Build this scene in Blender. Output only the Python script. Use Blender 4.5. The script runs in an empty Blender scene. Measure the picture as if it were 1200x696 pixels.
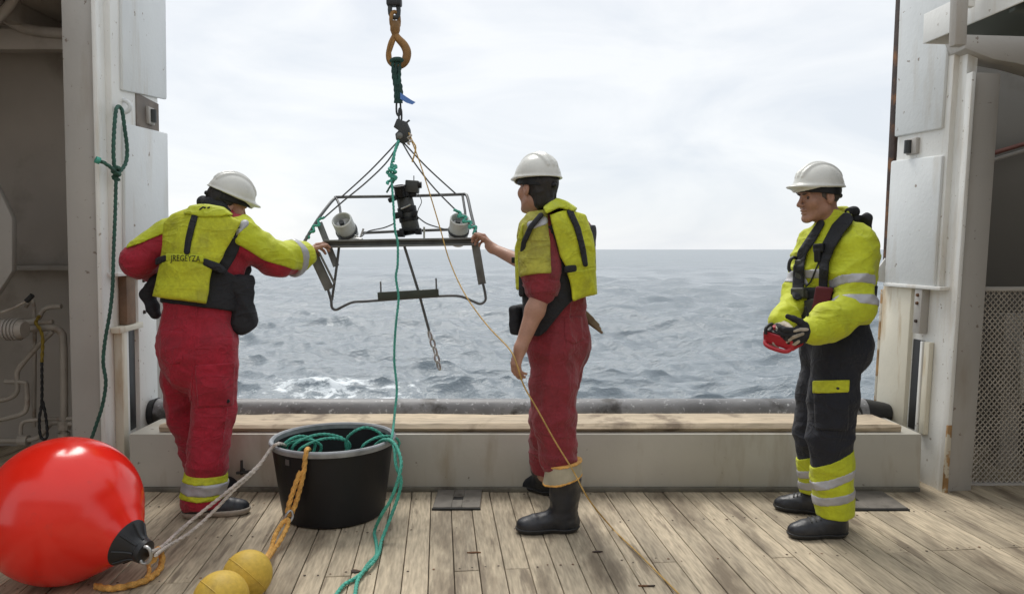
import bpy, bmesh, math, random
import numpy as np
from mathutils import Vector, Matrix
random.seed(7)
rng = np.random.default_rng(7)
R = math.radians
sc = bpy.context.scene
COL = sc.collection

# ------------------------------------------------------------------ camera
CAMH = 1.42; PITCH = R(3.7); FPX = 867.0
cam_d = bpy.data.cameras.new('camera'); cam = bpy.data.objects.new('camera', cam_d); COL.objects.link(cam)
cam.location = (0, 0, CAMH); cam.rotation_euler = (R(90) - PITCH, 0, 0)
cam_d.sensor_width = 36; cam_d.lens = FPX / 1200 * 36
cam_d.clip_start = 0.05; cam_d.clip_end = 20000
sc.camera = cam

# ------------------------------------------------------------------ world, sun, exposure
SUN_EL, SUN_AZ = R(58), R(-22)          # azimuth measured from +Y (aft) towards +X
w = bpy.data.worlds.new('World'); sc.world = w; w.use_nodes = True
nt = w.node_tree; nt.nodes.clear()
def WN(t, **kw):
    n = nt.nodes.new(t)
    for k, v in kw.items(): setattr(n, k, v)
    return n
out = WN('ShaderNodeOutputWorld'); bg = WN('ShaderNodeBackground'); bg.inputs['Strength'].default_value = 0.1
sky = WN('ShaderNodeTexSky'); sky.sky_type = 'NISHITA'; sky.sun_disc = False
sky.sun_elevation = SUN_EL; sky.sun_rotation = SUN_AZ
tc = WN('ShaderNodeTexCoord'); mp = WN('ShaderNodeMapping'); mp.inputs['Scale'].default_value = (1.3, 1.3, 4.0)
nz = WN('ShaderNodeTexNoise'); nz.inputs['Scale'].default_value = 1.9; nz.inputs['Detail'].default_value = 6
nz.inputs['Roughness'].default_value = 0.55; nz.inputs['Distortion'].default_value = 0.7
rp = WN('ShaderNodeValToRGB'); e = rp.color_ramp.elements
e[0].position = 0.36; e[0].color = (5.05, 5.32, 5.66, 1); e[1].position = 0.60; e[1].color = (6.12, 6.22, 6.3, 1)
mx = WN('ShaderNodeMix', data_type='RGBA'); mx.inputs[0].default_value = 0.93
L = nt.links.new
L(tc.outputs['Generated'], mp.inputs[0]); L(mp.outputs[0], nz.inputs['Vector']); L(nz.outputs[0], rp.inputs[0])
L(sky.outputs[0], mx.inputs[6]); L(rp.outputs[0], mx.inputs[7]); L(mx.outputs[2], bg.inputs[0]); L(bg.outputs[0], out.inputs[0])
sl = bpy.data.lights.new('sun', 'SUN'); sl.energy = 1.5; sl.angle = R(26); sl.color = (1, 0.96, 0.9)
so = bpy.data.objects.new('sun', sl); COL.objects.link(so)
sdir = Vector((math.sin(SUN_AZ) * math.cos(SUN_EL), math.cos(SUN_AZ) * math.cos(SUN_EL), math.sin(SUN_EL)))
so.rotation_euler = sdir.to_track_quat('Z', 'Y').to_euler()
sc.view_settings.view_transform = 'Standard'; sc.view_settings.look = 'None'
sc.view_settings.exposure = 0.68; sc.view_settings.gamma = 1.0
sc.cycles.max_bounces = 6; sc.cycles.diffuse_bounces = 4

# ------------------------------------------------------------------ picture measurements -> places
_fw = np.array([0, math.cos(PITCH), -math.sin(PITCH)]); _up = np.array([0, math.sin(PITCH), math.cos(PITCH)])
def ray(px, py): return _fw * FPX + np.array([1.0, 0, 0]) * (px - 600) + _up * (348 - py)
def at(px, py, Y):
    d = ray(px, py); return np.array([0, 0, CAMH]) + d * (Y / d[1])
def atz(px, py, z):
    d = ray(px, py); return np.array([0, 0, CAMH]) + d * ((z - CAMH) / d[2])
def unit(v):
    v = np.asarray(v, float); return v / np.linalg.norm(v)

# ------------------------------------------------------------------ materials
def s2l(c):                                            # 0-255 display colour -> linear
    c = np.asarray(c, float) / 255
    return tuple(np.where(c <= .04045, c / 12.92, ((c + .055) / 1.055) ** 2.4))
def mat(name, col, rough=.6, metal=0., var=.12, vscale=3., bump=.0, bscale=60., spec=.5, stain=None, stainscale=1.5,
        stainlo=.55, stainhi=.7, objrand=0., stretch=(1, 1, 1), coat=0., fine=0., finescale=40., roughvar=0.08, coords='Object', sheen=0., stain2=None, s2scale=6., s2lo=.62, s2hi=.66, crease=None, gstretch=(1, 1, 1), grot=0.):
    """Principled material: base colour + large-scale variation + stains of their own shape + bump."""
    m = bpy.data.materials.new(name); m.use_nodes = True
    t = m.node_tree; b = t.nodes['Principled BSDF']; N = t.nodes.new; K = t.links.new
    b.inputs['Roughness'].default_value = rough; b.inputs['Metallic'].default_value = metal
    b.inputs['Specular IOR Level'].default_value = spec; b.inputs['Coat Weight'].default_value = coat
    if sheen: b.inputs['Sheen Weight'].default_value = sheen
    c = N('ShaderNodeTexCoord'); mpn = N('ShaderNodeMapping'); mpn.inputs['Scale'].default_value = stretch
    K(c.outputs[coords], mpn.inputs[0])
    vec = mpn.outputs[0]
    if objrand:
        oi = N('ShaderNodeObjectInfo'); ma = N('ShaderNodeVectorMath'); ma.operation = 'MULTIPLY_ADD'
        K(oi.outputs['Random'], ma.inputs[0]); ma.inputs[1].default_value = (37, 53, 71); K(vec, ma.inputs[2]); vec = ma.outputs[0]
    n1 = N('ShaderNodeTexNoise'); n1.inputs['Scale'].default_value = vscale; n1.inputs['Detail'].default_value = 5; K(vec, n1.inputs['Vector'])
    r1 = N('ShaderNodeMapRange'); r1.inputs[1].default_value = .3; r1.inputs[2].default_value = .7
    r1.inputs[3].default_value = 1 - var; r1.inputs[4].default_value = 1 + var; K(n1.outputs[0], r1.inputs[0])
    val = r1.outputs[0]
    if fine:
        n3 = N('ShaderNodeTexNoise'); n3.inputs['Scale'].default_value = finescale; n3.inputs['Detail'].default_value = 4; K(vec, n3.inputs['Vector'])
        r3 = N('ShaderNodeMapRange'); r3.inputs[1].default_value = .3; r3.inputs[2].default_value = .7
        r3.inputs[3].default_value = 1 - fine; r3.inputs[4].default_value = 1 + fine; K(n3.outputs[0], r3.inputs[0])
        mm = N('ShaderNodeMath'); mm.operation = 'MULTIPLY'; K(val, mm.inputs[0]); K(r3.outputs[0], mm.inputs[1]); val = mm.outputs[0]
    if objrand:
        r2 = N('ShaderNodeMapRange'); r2.inputs[3].default_value = 1 - objrand; r2.inputs[4].default_value = 1 + objrand; K(oi.outputs['Random'], r2.inputs[0])
        mm = N('ShaderNodeMath'); mm.operation = 'MULTIPLY'; K(val, mm.inputs[0]); K(r2.outputs[0], mm.inputs[1]); val = mm.outputs[0]
    sclr = N('ShaderNodeVectorMath'); sclr.operation = 'SCALE'; sclr.inputs[0].default_value = col[:3]; K(val, sclr.inputs['Scale'])
    colr = sclr.outputs[0]
    for (sv, ss, lo, hi, co) in ((stain, stainscale, stainlo, stainhi, 'g'), (stain2, s2scale, s2lo, s2hi, 'o')):
        if sv is None: continue
        g = N('ShaderNodeNewGeometry'); n2 = N('ShaderNodeTexNoise'); n2.inputs['Scale'].default_value = ss; n2.inputs['Detail'].default_value = 6
        n2.inputs['Roughness'].default_value = .6
        if co == 'g':
            mg = N('ShaderNodeMapping'); mg.inputs['Scale'].default_value = gstretch; mg.inputs['Rotation'].default_value = (0, 0, grot); K(g.outputs['Position'], mg.inputs[0])
        K(mg.outputs[0] if co == 'g' else vec, n2.inputs['Vector'])
        rr = N('ShaderNodeMapRange'); rr.inputs[1].default_value = lo; rr.inputs[2].default_value = hi; K(n2.outputs[0], rr.inputs[0])
        mx = N('ShaderNodeMix'); mx.data_type = 'RGBA'; mfac = N('ShaderNodeMath'); mfac.operation = 'MULTIPLY'; mfac.inputs[1].default_value = sv[3] if len(sv) > 3 else 1
        K(rr.outputs[0], mfac.inputs[0]); K(mfac.outputs[0], mx.inputs[0]); K(colr, mx.inputs[6]); mx.inputs[7].default_value = (*sv[:3], 1); colr = mx.outputs[2]
    K(colr, b.inputs['Base Color'])
    if roughvar:
        rv = N('ShaderNodeMapRange'); rv.inputs[1].default_value = .3; rv.inputs[2].default_value = .7
        rv.inputs[3].default_value = max(.02, rough - roughvar); rv.inputs[4].default_value = min(1, rough + roughvar); K(n1.outputs[0], rv.inputs[0]); K(rv.outputs[0], b.inputs['Roughness'])
    if bump:
        nb = N('ShaderNodeTexNoise'); nb.inputs['Scale'].default_value = bscale; nb.inputs['Detail'].default_value = 4; K(vec, nb.inputs['Vector'])
        bp = N('ShaderNodeBump'); bp.inputs['Strength'].default_value = 1.0; bp.inputs['Distance'].default_value = bump
        K(nb.outputs[0], bp.inputs['Height']); last = bp
        if crease:                                      # cloth creases: warped ridges
            for (dist, sc_, sd, st) in crease:
                mp2 = N('ShaderNodeMapping'); mp2.inputs['Scale'].default_value = st; mp2.inputs['Rotation'].default_value = (sd * .4, sd * .7, sd * .3); K(c.outputs[coords], mp2.inputs[0])
                nc = N('ShaderNodeTexNoise'); nc.inputs['Scale'].default_value = sc_; nc.inputs['Detail'].default_value = 2; nc.inputs['Distortion'].default_value = .8; K(mp2.outputs[0], nc.inputs['Vector'])
                ms = N('ShaderNodeMath'); ms.operation = 'SUBTRACT'; ms.inputs[1].default_value = .5; K(nc.outputs[0], ms.inputs[0])
                mb_ = N('ShaderNodeMath'); mb_.operation = 'ABSOLUTE'; K(ms.outputs[0], mb_.inputs[0])
                mq = N('ShaderNodeMath'); mq.operation = 'POWER'; mq.inputs[1].default_value = .6; K(mb_.outputs[0], mq.inputs[0])
                b2 = N('ShaderNodeBump'); b2.invert = True; b2.inputs['Distance'].default_value = dist; K(mq.outputs[0], b2.inputs['Height']); K(last.outputs[0], b2.inputs['Normal']); last = b2
        K(last.outputs[0], b.inputs['Normal'])
    return m

# ------------------------------------------------------------------ objects
def mesh_obj(name, verts, faces, material=None, parent=None, smooth=True, base=None, kind=None):
    verts = np.asarray(verts, float)
    if base is not None: verts = verts - np.asarray(base)
    me = bpy.data.meshes.new(name)
    if isinstance(faces, np.ndarray):
        nv, nf = len(verts), len(faces); k = faces.shape[1]
        me.vertices.add(nv); me.vertices.foreach_set('co', verts.astype(np.float32).ravel())
        me.loops.add(nf * k); me.loops.foreach_set('vertex_index', faces.astype(np.int32).ravel())
        me.polygons.add(nf); me.polygons.foreach_set('loop_start', np.arange(0, nf * k, k, dtype=np.int32))
        me.polygons.foreach_set('loop_total', np.full(nf, k, dtype=np.int32))
        me.update(calc_edges=True); me.validate()
    else:
        me.from_pydata([tuple(v) for v in verts], [], faces); me.update()
    if smooth: me.polygons.foreach_set('use_smooth', np.ones(len(me.polygons), dtype=bool))
    if material: me.materials.append(material)
    o = bpy.data.objects.new(name, me); COL.objects.link(o)
    if parent is not None: o.parent = parent
    if kind: o['kind'] = kind
    return o
def thing(name, label, cat, loc=(0, 0, 0), group=None):
    o = bpy.data.objects.new(name, None); COL.objects.link(o); o.location = tuple(loc); o.empty_display_size = .1
    o['label'] = label; o['category'] = cat
    if group: o['group'] = group
    return o
def tag(o, label, cat, group=None):
    o['label'] = label; o['category'] = cat
    if group: o['group'] = group
    return o
def base_of(parent):
    return np.array(parent.location) if parent is not None else np.zeros(3)

class MB:
    """collects boxes, prisms, tubes, lathes; build() links them as one mesh object (world coordinates in)."""
    def __init__(s): s.v = []; s.f = []; s.n = 0
    def add(s, V, F):
        V = np.asarray(V, float).reshape(-1, 3); s.v.append(V); s.f += [tuple(int(i) + s.n for i in f) for f in F]; s.n += len(V); return s
    def hexa(s, P):                                    # 8 corners: 4 bottom ccw, 4 top ccw
        return s.add(P, [(3, 2, 1, 0), (4, 5, 6, 7), (0, 1, 5, 4), (1, 2, 6, 5), (2, 3, 7, 6), (3, 0, 4, 7)])
    def box(s, c, h, M=None):
        c = np.asarray(c, float); P = np.array([(-1, -1, -1), (1, -1, -1), (1, 1, -1), (-1, 1, -1), (-1, -1, 1), (1, -1, 1), (1, 1, 1), (-1, 1, 1)], float) * np.asarray(h)
        if M is not None: P = P @ np.asarray(M)        # rows of M are the box axes
        return s.hexa(P + c)
    def tube(s, pts, r, n=8, cap=True, smoothn=0, rfun=None, twist=0., lobes=0, closed=False):
        pts = np.asarray(pts, float)
        if smoothn: pts = spline(pts, smoothn, closed)
        m = len(pts); T = np.gradient(pts, axis=0)
        if closed: T = np.roll(pts, -1, 0) - np.roll(pts, 1, 0)
        T /= np.maximum(np.linalg.norm(T, axis=1, keepdims=True), 1e-9)
        ref = np.array([0, 0, 1.]) if abs(T[0][2]) < .9 else np.array([1., 0, 0])
        N = np.cross(T[0], ref); N /= np.linalg.norm(N); Ns = [N]
        for i in range(1, m):
            N = Ns[-1] - T[i] * np.dot(Ns[-1], T[i]); N /= max(np.linalg.norm(N), 1e-9); Ns.append(N)
        Ns = np.array(Ns); B = np.cross(T, Ns)
        seg = np.r_[0, np.cumsum(np.linalg.norm(np.diff(pts, axis=0), axis=1))]
        a = np.linspace(0, 2 * np.pi, n, endpoint=False)
        rr = np.full(m, r, float) if np.isscalar(r) else np.interp(seg / seg[-1], np.linspace(0, 1, len(r)), r)
        ang = a[None, :]
        if lobes: rad = rr[:, None] * (.66 + .42 * np.abs(np.cos(lobes / 2 * (ang - twist * seg[:, None]))))
        else: rad = rr[:, None] * np.ones((1, n))
        V = pts[:, None, :] + rad[..., None] * (np.cos(ang)[..., None] * Ns[:, None, :] + np.sin(ang)[..., None] * B[:, None, :])
        F = []
        for i in range(m if closed else m - 1):
            i2 = (i + 1) % m
            for j in range(n):
                k = (j + 1) % n; F.append((i * n + j, i * n + k, i2 * n + k, i2 * n + j))
        if cap and not closed: F.append(tuple(range(n - 1, -1, -1))); F.append(tuple((m - 1) * n + j for j in range(n)))
        return s.add(V.reshape(-1, 3), F)
    def lathe(s, prof, c, axis=(0, 0, 1), n=32, ref=None):      # prof: list of (radius, height along axis)
        ax = unit(axis); rf = np.array([1., 0, 0]) if abs(ax[0]) < .9 else np.array([0, 1., 0])
        u = unit(np.cross(ax, rf)); v = np.cross(ax, u); a = np.linspace(0, 2 * np.pi, n, endpoint=False)
        V = []
        for (r_, h_) in prof: V += [np.asarray(c) + ax * h_ + max(r_, 1e-5) * (math.cos(t) * u + math.sin(t) * v) for t in a]
        F = [(i * n + j, i * n + (j + 1) % n, (i + 1) * n + (j + 1) % n, (i + 1) * n + j) for i in range(len(prof) - 1) for j in range(n)]
        return s.add(V, F)
    def prism(s, poly, d):                              # polygon in space extruded by d
        P = np.asarray(poly, float); n = len(P); V = np.vstack([P, P + np.asarray(d)])
        return s.add(V, [tuple(range(n - 1, -1, -1)), tuple(range(n, 2 * n))] + [(i, (i + 1) % n, n + (i + 1) % n, n + i) for i in range(n)])
    def build(s, name, m, parent=None, smooth=False, bevel=0., kind=None, seg=2, auto=False):
        V = np.vstack(s.v); o = mesh_obj(name, V, s.f, m, parent, smooth=smooth, base=base_of(parent) if parent is None or parent.parent is None else base_of(parent.parent) + base_of(parent), kind=kind)
        bm = bmesh.new(); bm.from_mesh(o.data); bmesh.ops.recalc_face_normals(bm, faces=bm.faces)
        if bevel: bmesh.ops.bevel(bm, geom=[e for e in bm.edges if len(e.link_faces) == 2 and e.calc_face_angle(0) > .5], offset=bevel, segments=seg, affect='EDGES', profile=.5)
        bm.to_mesh(o.data); bm.free()
        if smooth or bevel:
            o.data.polygons.foreach_set('use_smooth', np.ones(len(o.data.polygons), dtype=bool))
            try: o.data.set_sharp_from_angle(angle=R(38))
            except Exception: pass
        return o
def spline(P, n, closed=False):
    P = np.asarray(P, float); k = len(P); out_ = []
    rg = range(k) if closed else range(k - 1)
    for i in rg:
        if closed: p0, p1, p2, p3 = P[(i - 1) % k], P[i], P[(i + 1) % k], P[(i + 2) % k]
        else: p0, p1, p2, p3 = P[max(i - 1, 0)], P[i], P[i + 1], P[min(i + 2, k - 1)]
        for t in np.linspace(0, 1, n, endpoint=False):
            out_.append(.5 * ((2 * p1) + (-p0 + p2) * t + (2 * p0 - 5 * p1 + 4 * p2 - p3) * t * t + (-p0 + 3 * p1 - 3 * p2 + p3) * t ** 3))
    if not closed: out_.append(P[-1])
    return np.array(out_)
def rope(name, pts, r, m, parent=None, n=10, sm=14, strands=3, pitch=9.):
    P = spline(pts, sm); L_ = np.sum(np.linalg.norm(np.diff(P, axis=0), axis=1))
    k = int(min(max(L_ / (r * .62), 20), 1100)); s_ = np.r_[0, np.cumsum(np.linalg.norm(np.diff(P, axis=0), axis=1))]
    q = np.linspace(0, s_[-1], k); P = np.c_[np.interp(q, s_, P[:, 0]), np.interp(q, s_, P[:, 1]), np.interp(q, s_, P[:, 2])]
    b = MB(); b.tube(P, r, n=n, twist=2 * np.pi / (pitch * r * 1.0), lobes=strands)
    return b.build(name, m, parent, smooth=True)
# ------------------------------------------------------------------ materials used
M = {}
M['white_paint'] = mat('white_paint', (.80, .80, .77), .42, var=.07, vscale=2, bump=.0012, bscale=45, stain=(.44, .34, .21, .6), stainscale=5, stainlo=.54, stainhi=.72, gstretch=(1, 1, .16), stain2=(.30, .24, .18, .8), s2scale=30, s2lo=.655, s2hi=.69)
M['plate_paint'] = mat('plate_paint', (.72, .745, .745), .4, var=.06, vscale=3, bump=.0016, bscale=38, stain=(.50, .45, .37, .5), stainscale=6, stainlo=.54, stainhi=.72, gstretch=(1, 1, .18), stain2=(.22, .16, .11, .85), s2scale=17, s2lo=.672, s2hi=.70)
M['grey_shade_paint'] = mat('grey_shade_paint', (.42, .40, .37), .5, var=.08, vscale=2, bump=.0012, bscale=40, stain=(.28, .23, .17, .5), stainscale=5, gstretch=(1, 1, .2), stain2=(.16, .12, .09, .8), s2scale=26, s2lo=.66, s2hi=.70)  # grey paint; on the column faces, shade coloured into white paint
M['bulwark_paint'] = mat('bulwark_paint', (.50, .48, .42), .5, var=.09, vscale=2.2, bump=.001, bscale=30, stain=(.30, .23, .14, .6), stainscale=5, stainlo=.54, stainhi=.72, gstretch=(1, 1, .22), stain2=(.14, .10, .07, .8), s2scale=22, s2lo=.665, s2hi=.70)
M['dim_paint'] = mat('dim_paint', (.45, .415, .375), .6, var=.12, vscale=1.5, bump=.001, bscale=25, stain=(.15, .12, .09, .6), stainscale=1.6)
M['cream_paint'] = mat('cream_paint', (.72, .68, .56), .45, var=.08, vscale=3, bump=.001, bscale=40, stain=(.42, .28, .12, .7), stainscale=6, stainlo=.56, stainhi=.68, gstretch=(1, 1, .2))
M['rust'] = mat('rust', (.045, .030, .025), .85, var=.5, vscale=9, bump=.003, bscale=50, stain=(.20, .09, .035), stainscale=6, stainlo=.5, stainhi=.62)
M['rust_edge'] = mat('rust_edge', (.34, .20, .085), .8, var=.4, vscale=12, bump=.002, bscale=60, stain=(.55, .5, .4), stainscale=9, stainlo=.5, stainhi=.55)
M['dark_steel'] = mat('dark_steel', (.045, .048, .048), .45, metal=.3, var=.3, vscale=9, bump=.0006, bscale=80)
M['frame_steel'] = mat('frame_steel', (.11, .115, .117), .5, metal=.2, var=.3, vscale=12, bump=.0005, bscale=90)
M['slab_steel'] = mat('slab_steel', (.17, .175, .17), .5, metal=.2, var=.3, vscale=12, bump=.0005, bscale=90)
M['steel'] = mat('steel', (.45, .45, .44), .35, metal=.8, var=.2, vscale=10, bump=.0005, bscale=60)
M['black_rubber'] = mat('black_rubber', (.018, .019, .021), .5, var=.25, vscale=6, bump=.0006, bscale=70)
M['black_plastic'] = mat('black_plastic', (.012, .0125, .0145), .48, spec=.3, var=.2, vscale=5, bump=.0004, bscale=60)
M['rim_plastic'] = mat('rim_plastic', (.27, .285, .30), .45, var=.3, vscale=14, bump=.0006, bscale=90)
M['pipe'] = mat('pipe', (.20, .20, .205), .5, var=.3, vscale=4, bump=.002, bscale=30, stain=(.55, .56, .57), stainscale=34, stainlo=.60, stainhi=.68, stain2=(.05, .045, .04), s2scale=5, s2lo=.55, s2hi=.66)
M['timber'] = mat('timber', (.47, .385, .275), .8, var=.22, vscale=5, stretch=(.12, 1, 1.6), bump=.004, bscale=26, fine=.22, finescale=50, stain=(.13, .09, .06, .8), stainscale=4, stainlo=.55, stainhi=.68)
M['plank'] = mat('plank', (.43, .36, .258), .8, var=.18, vscale=9, stretch=(1, .11, 1), bump=.0022, bscale=70, objrand=.13, fine=.26, finescale=85,
                 stain=(.13, .098, .065, .80), stainscale=4.2, stainlo=.50, stainhi=.64, gstretch=(1, .22, 1), grot=.0977, stain2=(.15, .115, .08, .7), s2scale=15, s2lo=.57, s2hi=.65)
M['caulk'] = mat('caulk', (.06, .05, .038), .9, var=.3)
M['green_rope'] = mat('green_rope', (.07, .36, .275), .75, var=.25, vscale=30, bump=.0008, bscale=300, fine=.2, finescale=200)
M['dark_green_rope'] = mat('dark_green_rope', (.035, .10, .075), .8, var=.3, vscale=30, bump=.0008, bscale=300)
M['sling'] = mat('sling', (.018, .06, .05), .8, var=.4, vscale=20, bump=.001, bscale=200)
M['orange_rope'] = mat('orange_rope', (.68, .37, .095), .8, var=.25, vscale=30, bump=.001, bscale=250, fine=.2, finescale=160)
M['tan_line'] = mat('tan_line', (.50, .32, .10), .8, var=.25, vscale=30)
M['white_rope'] = mat('white_rope', (.55, .50, .45), .8, var=.25, vscale=40, bump=.001, bscale=250)
M['grey_line'] = mat('grey_line', (.10, .105, .11), .7, var=.25, vscale=30)
M['hook_rust'] = mat('hook_rust', (.26, .135, .04), .6, metal=.2, var=.4, vscale=14, bump=.001, bscale=60, stain=(.08, .05, .03), stainscale=14)
M['buoy_red'] = mat('buoy_red', (.88, .022, .010), .2, var=.05, vscale=5, bump=.0012, bscale=7, spec=.65, stain2=(.55, .04, .03, .5), s2scale=9, s2lo=.64, s2hi=.8, roughvar=.06)
M['buoy_black'] = mat('buoy_black', (.016, .017, .02), .4, var=.25, vscale=8, bump=.0008, bscale=40)
M['float_yellow'] = mat('float_yellow', (.58, .39, .055), .62, var=.14, vscale=9, bump=.0012, bscale=90, fine=.1, finescale=60, stain=(.35, .22, .05, .6), stainscale=9)
M['blue_tag'] = mat('blue_tag', (.10, .22, .55), .6)
M['red_cloth'] = mat('red_cloth', (.34, .010, .028), .82, var=.15, vscale=7, bump=.0009, bscale=120, fine=.12, finescale=90, sheen=.15, stain=(.10, .012, .02, .6), stainscale=5, stainlo=.56, stainhi=.75, crease=[(.011, 5, 1, (1, 1, 2.2)), (.006, 11, 2, (1.6, 1, 1))])
M['red_cloth_dull'] = mat('red_cloth_dull', (.22, .020, .030), .85, var=.16, vscale=7, bump=.0009, bscale=120, fine=.12, finescale=90, sheen=.15, stain=(.075, .018, .022, .65), stainscale=4.5, stainlo=.54, stainhi=.72, crease=[(.011, 5, 1, (1, 1, 2.2)), (.006, 11, 2, (1.6, 1, 1))])
M['hivis'] = mat('hivis', (.50, .55, .014), .7, var=.1, vscale=7, bump=.0008, bscale=110, fine=.06, finescale=70, sheen=.1, stain=(.30, .30, .03, .5), stainscale=6, stainlo=.58, stainhi=.76, crease=[(.011, 5, 1, (1, 1, 2.2)), (.0035, 9, 2, (1.6, 1, 1))])
M['hivis_dirty'] = mat('hivis_dirty', (.50, .525, .022), .75, var=.12, vscale=8, bump=.001, bscale=110, fine=.12, finescale=60, stain=(.24, .22, .04, .6), stainscale=6, stainlo=.55, stainhi=.75, crease=[(.011, 5, 1, (1, 1, 2.2)), (.0035, 9, 2, (1.6, 1, 1))])
M['reflect'] = mat('reflect', (.42, .42, .44), .45, metal=.25, var=.14, vscale=12, bump=.0004, bscale=150)
M['navy_cloth'] = mat('navy_cloth', (.010, .012, .020), .85, var=.25, vscale=8, bump=.001, bscale=120, sheen=.08, crease=[(.011, 5, 1, (1, 1, 2.2)), (.006, 11, 2, (1.6, 1, 1))])
M['black_cloth'] = mat('black_cloth', (.014, .015, .019), .8, var=.3, vscale=9, bump=.001, bscale=130, crease=[(.011, 5, 1, (1, 1, 2.2)), (.006, 11, 2, (1.6, 1, 1))])
M['skin'] = mat('skin', (.40, .215, .15), .5, var=.1, vscale=18, bump=.0005, bscale=160, fine=.06, finescale=90)
M['skin_tan'] = mat('skin_tan', (.34, .18, .12), .5, var=.12, vscale=18, bump=.0005, bscale=160, fine=.06, finescale=90)
M['hair'] = mat('hair', (.016, .013, .012), .55, var=.4, vscale=60, bump=.003, bscale=140, stretch=(1, 1, .35))
M['hair_grey'] = mat('hair_grey', (.06, .05, .045), .6, var=.4, vscale=60, bump=.003, bscale=140, stretch=(1, 1, .35))
M['helmet_white'] = mat('helmet_white', (.62, .62, .58), .3, var=.06, vscale=9, bump=.0004, bscale=30, stain=(.38, .36, .31, .5), stainscale=12, stainlo=.55, stainhi=.75)
M['boot_black'] = mat('boot_black', (.016, .018, .024), .42, var=.3, vscale=9, bump=.001, bscale=70, stain=(.05, .048, .045, .6), stainscale=9)
M['sole_white'] = mat('sole_white', (.36, .32, .27), .7, var=.2, vscale=12)
M['grey_sock'] = mat('grey_sock', (.42, .38, .28), .8, var=.2, vscale=10, bump=.001, bscale=120)
M['red_plastic'] = mat('red_plastic', (.42, .022, .035), .35, var=.15)
M['beige_grip'] = mat('beige_grip', (.42, .37, .30), .7, var=.25, vscale=20, bump=.001, bscale=90)
M['lamp_white'] = mat('lamp_white', (.60, .62, .60), .4, var=.1, vscale=9, stain=(.3, .3, .28, .6), stainscale=14)
M['lens'] = mat('lens', (.05, .055, .06), .08, var=.1)
M['eye_white'] = mat('eye_white', (.05, .035, .03), .3)
M['mesh_steel'] = mat('mesh_steel', (.56, .51, .44), .6, metal=.1, var=.25, vscale=6)
M['brown_glove'] = mat('brown_glove', (.16, .11, .06), .8, var=.3, vscale=14, bump=.001, bscale=90)
M['ink'] = mat('ink', (.015, .015, .012), .7)
M['pale_pipe'] = mat('pale_pipe', (.40, .36, .31), .5, var=.2, vscale=5, bump=.001, bscale=40, stain=(.22, .15, .1), stainscale=7)
M['shaded_bay_paint'] = mat('shaded_bay_paint', (.17, .16, .14), .6, var=.12, vscale=1.5, bump=.001, bscale=25, stain=(.09, .07, .05, .6), stainscale=1.6)  # bay paint darkened in colour to give the right walls their shade
M['hivis_brown'] = mat('hivis_brown', (.38, .36, .05), .8, var=.22, vscale=8, bump=.001, bscale=110, fine=.12, finescale=60, stain=(.16, .12, .04, .7), stainscale=7, stainlo=.5, stainhi=.7, crease=[(.012, 6, 1, (1, 1, 2.4)), (.005, 12, 2, (1.6, 1, 1))])
M['lace_grey'] = mat('lace_grey', (.06, .06, .06), .8)
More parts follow.
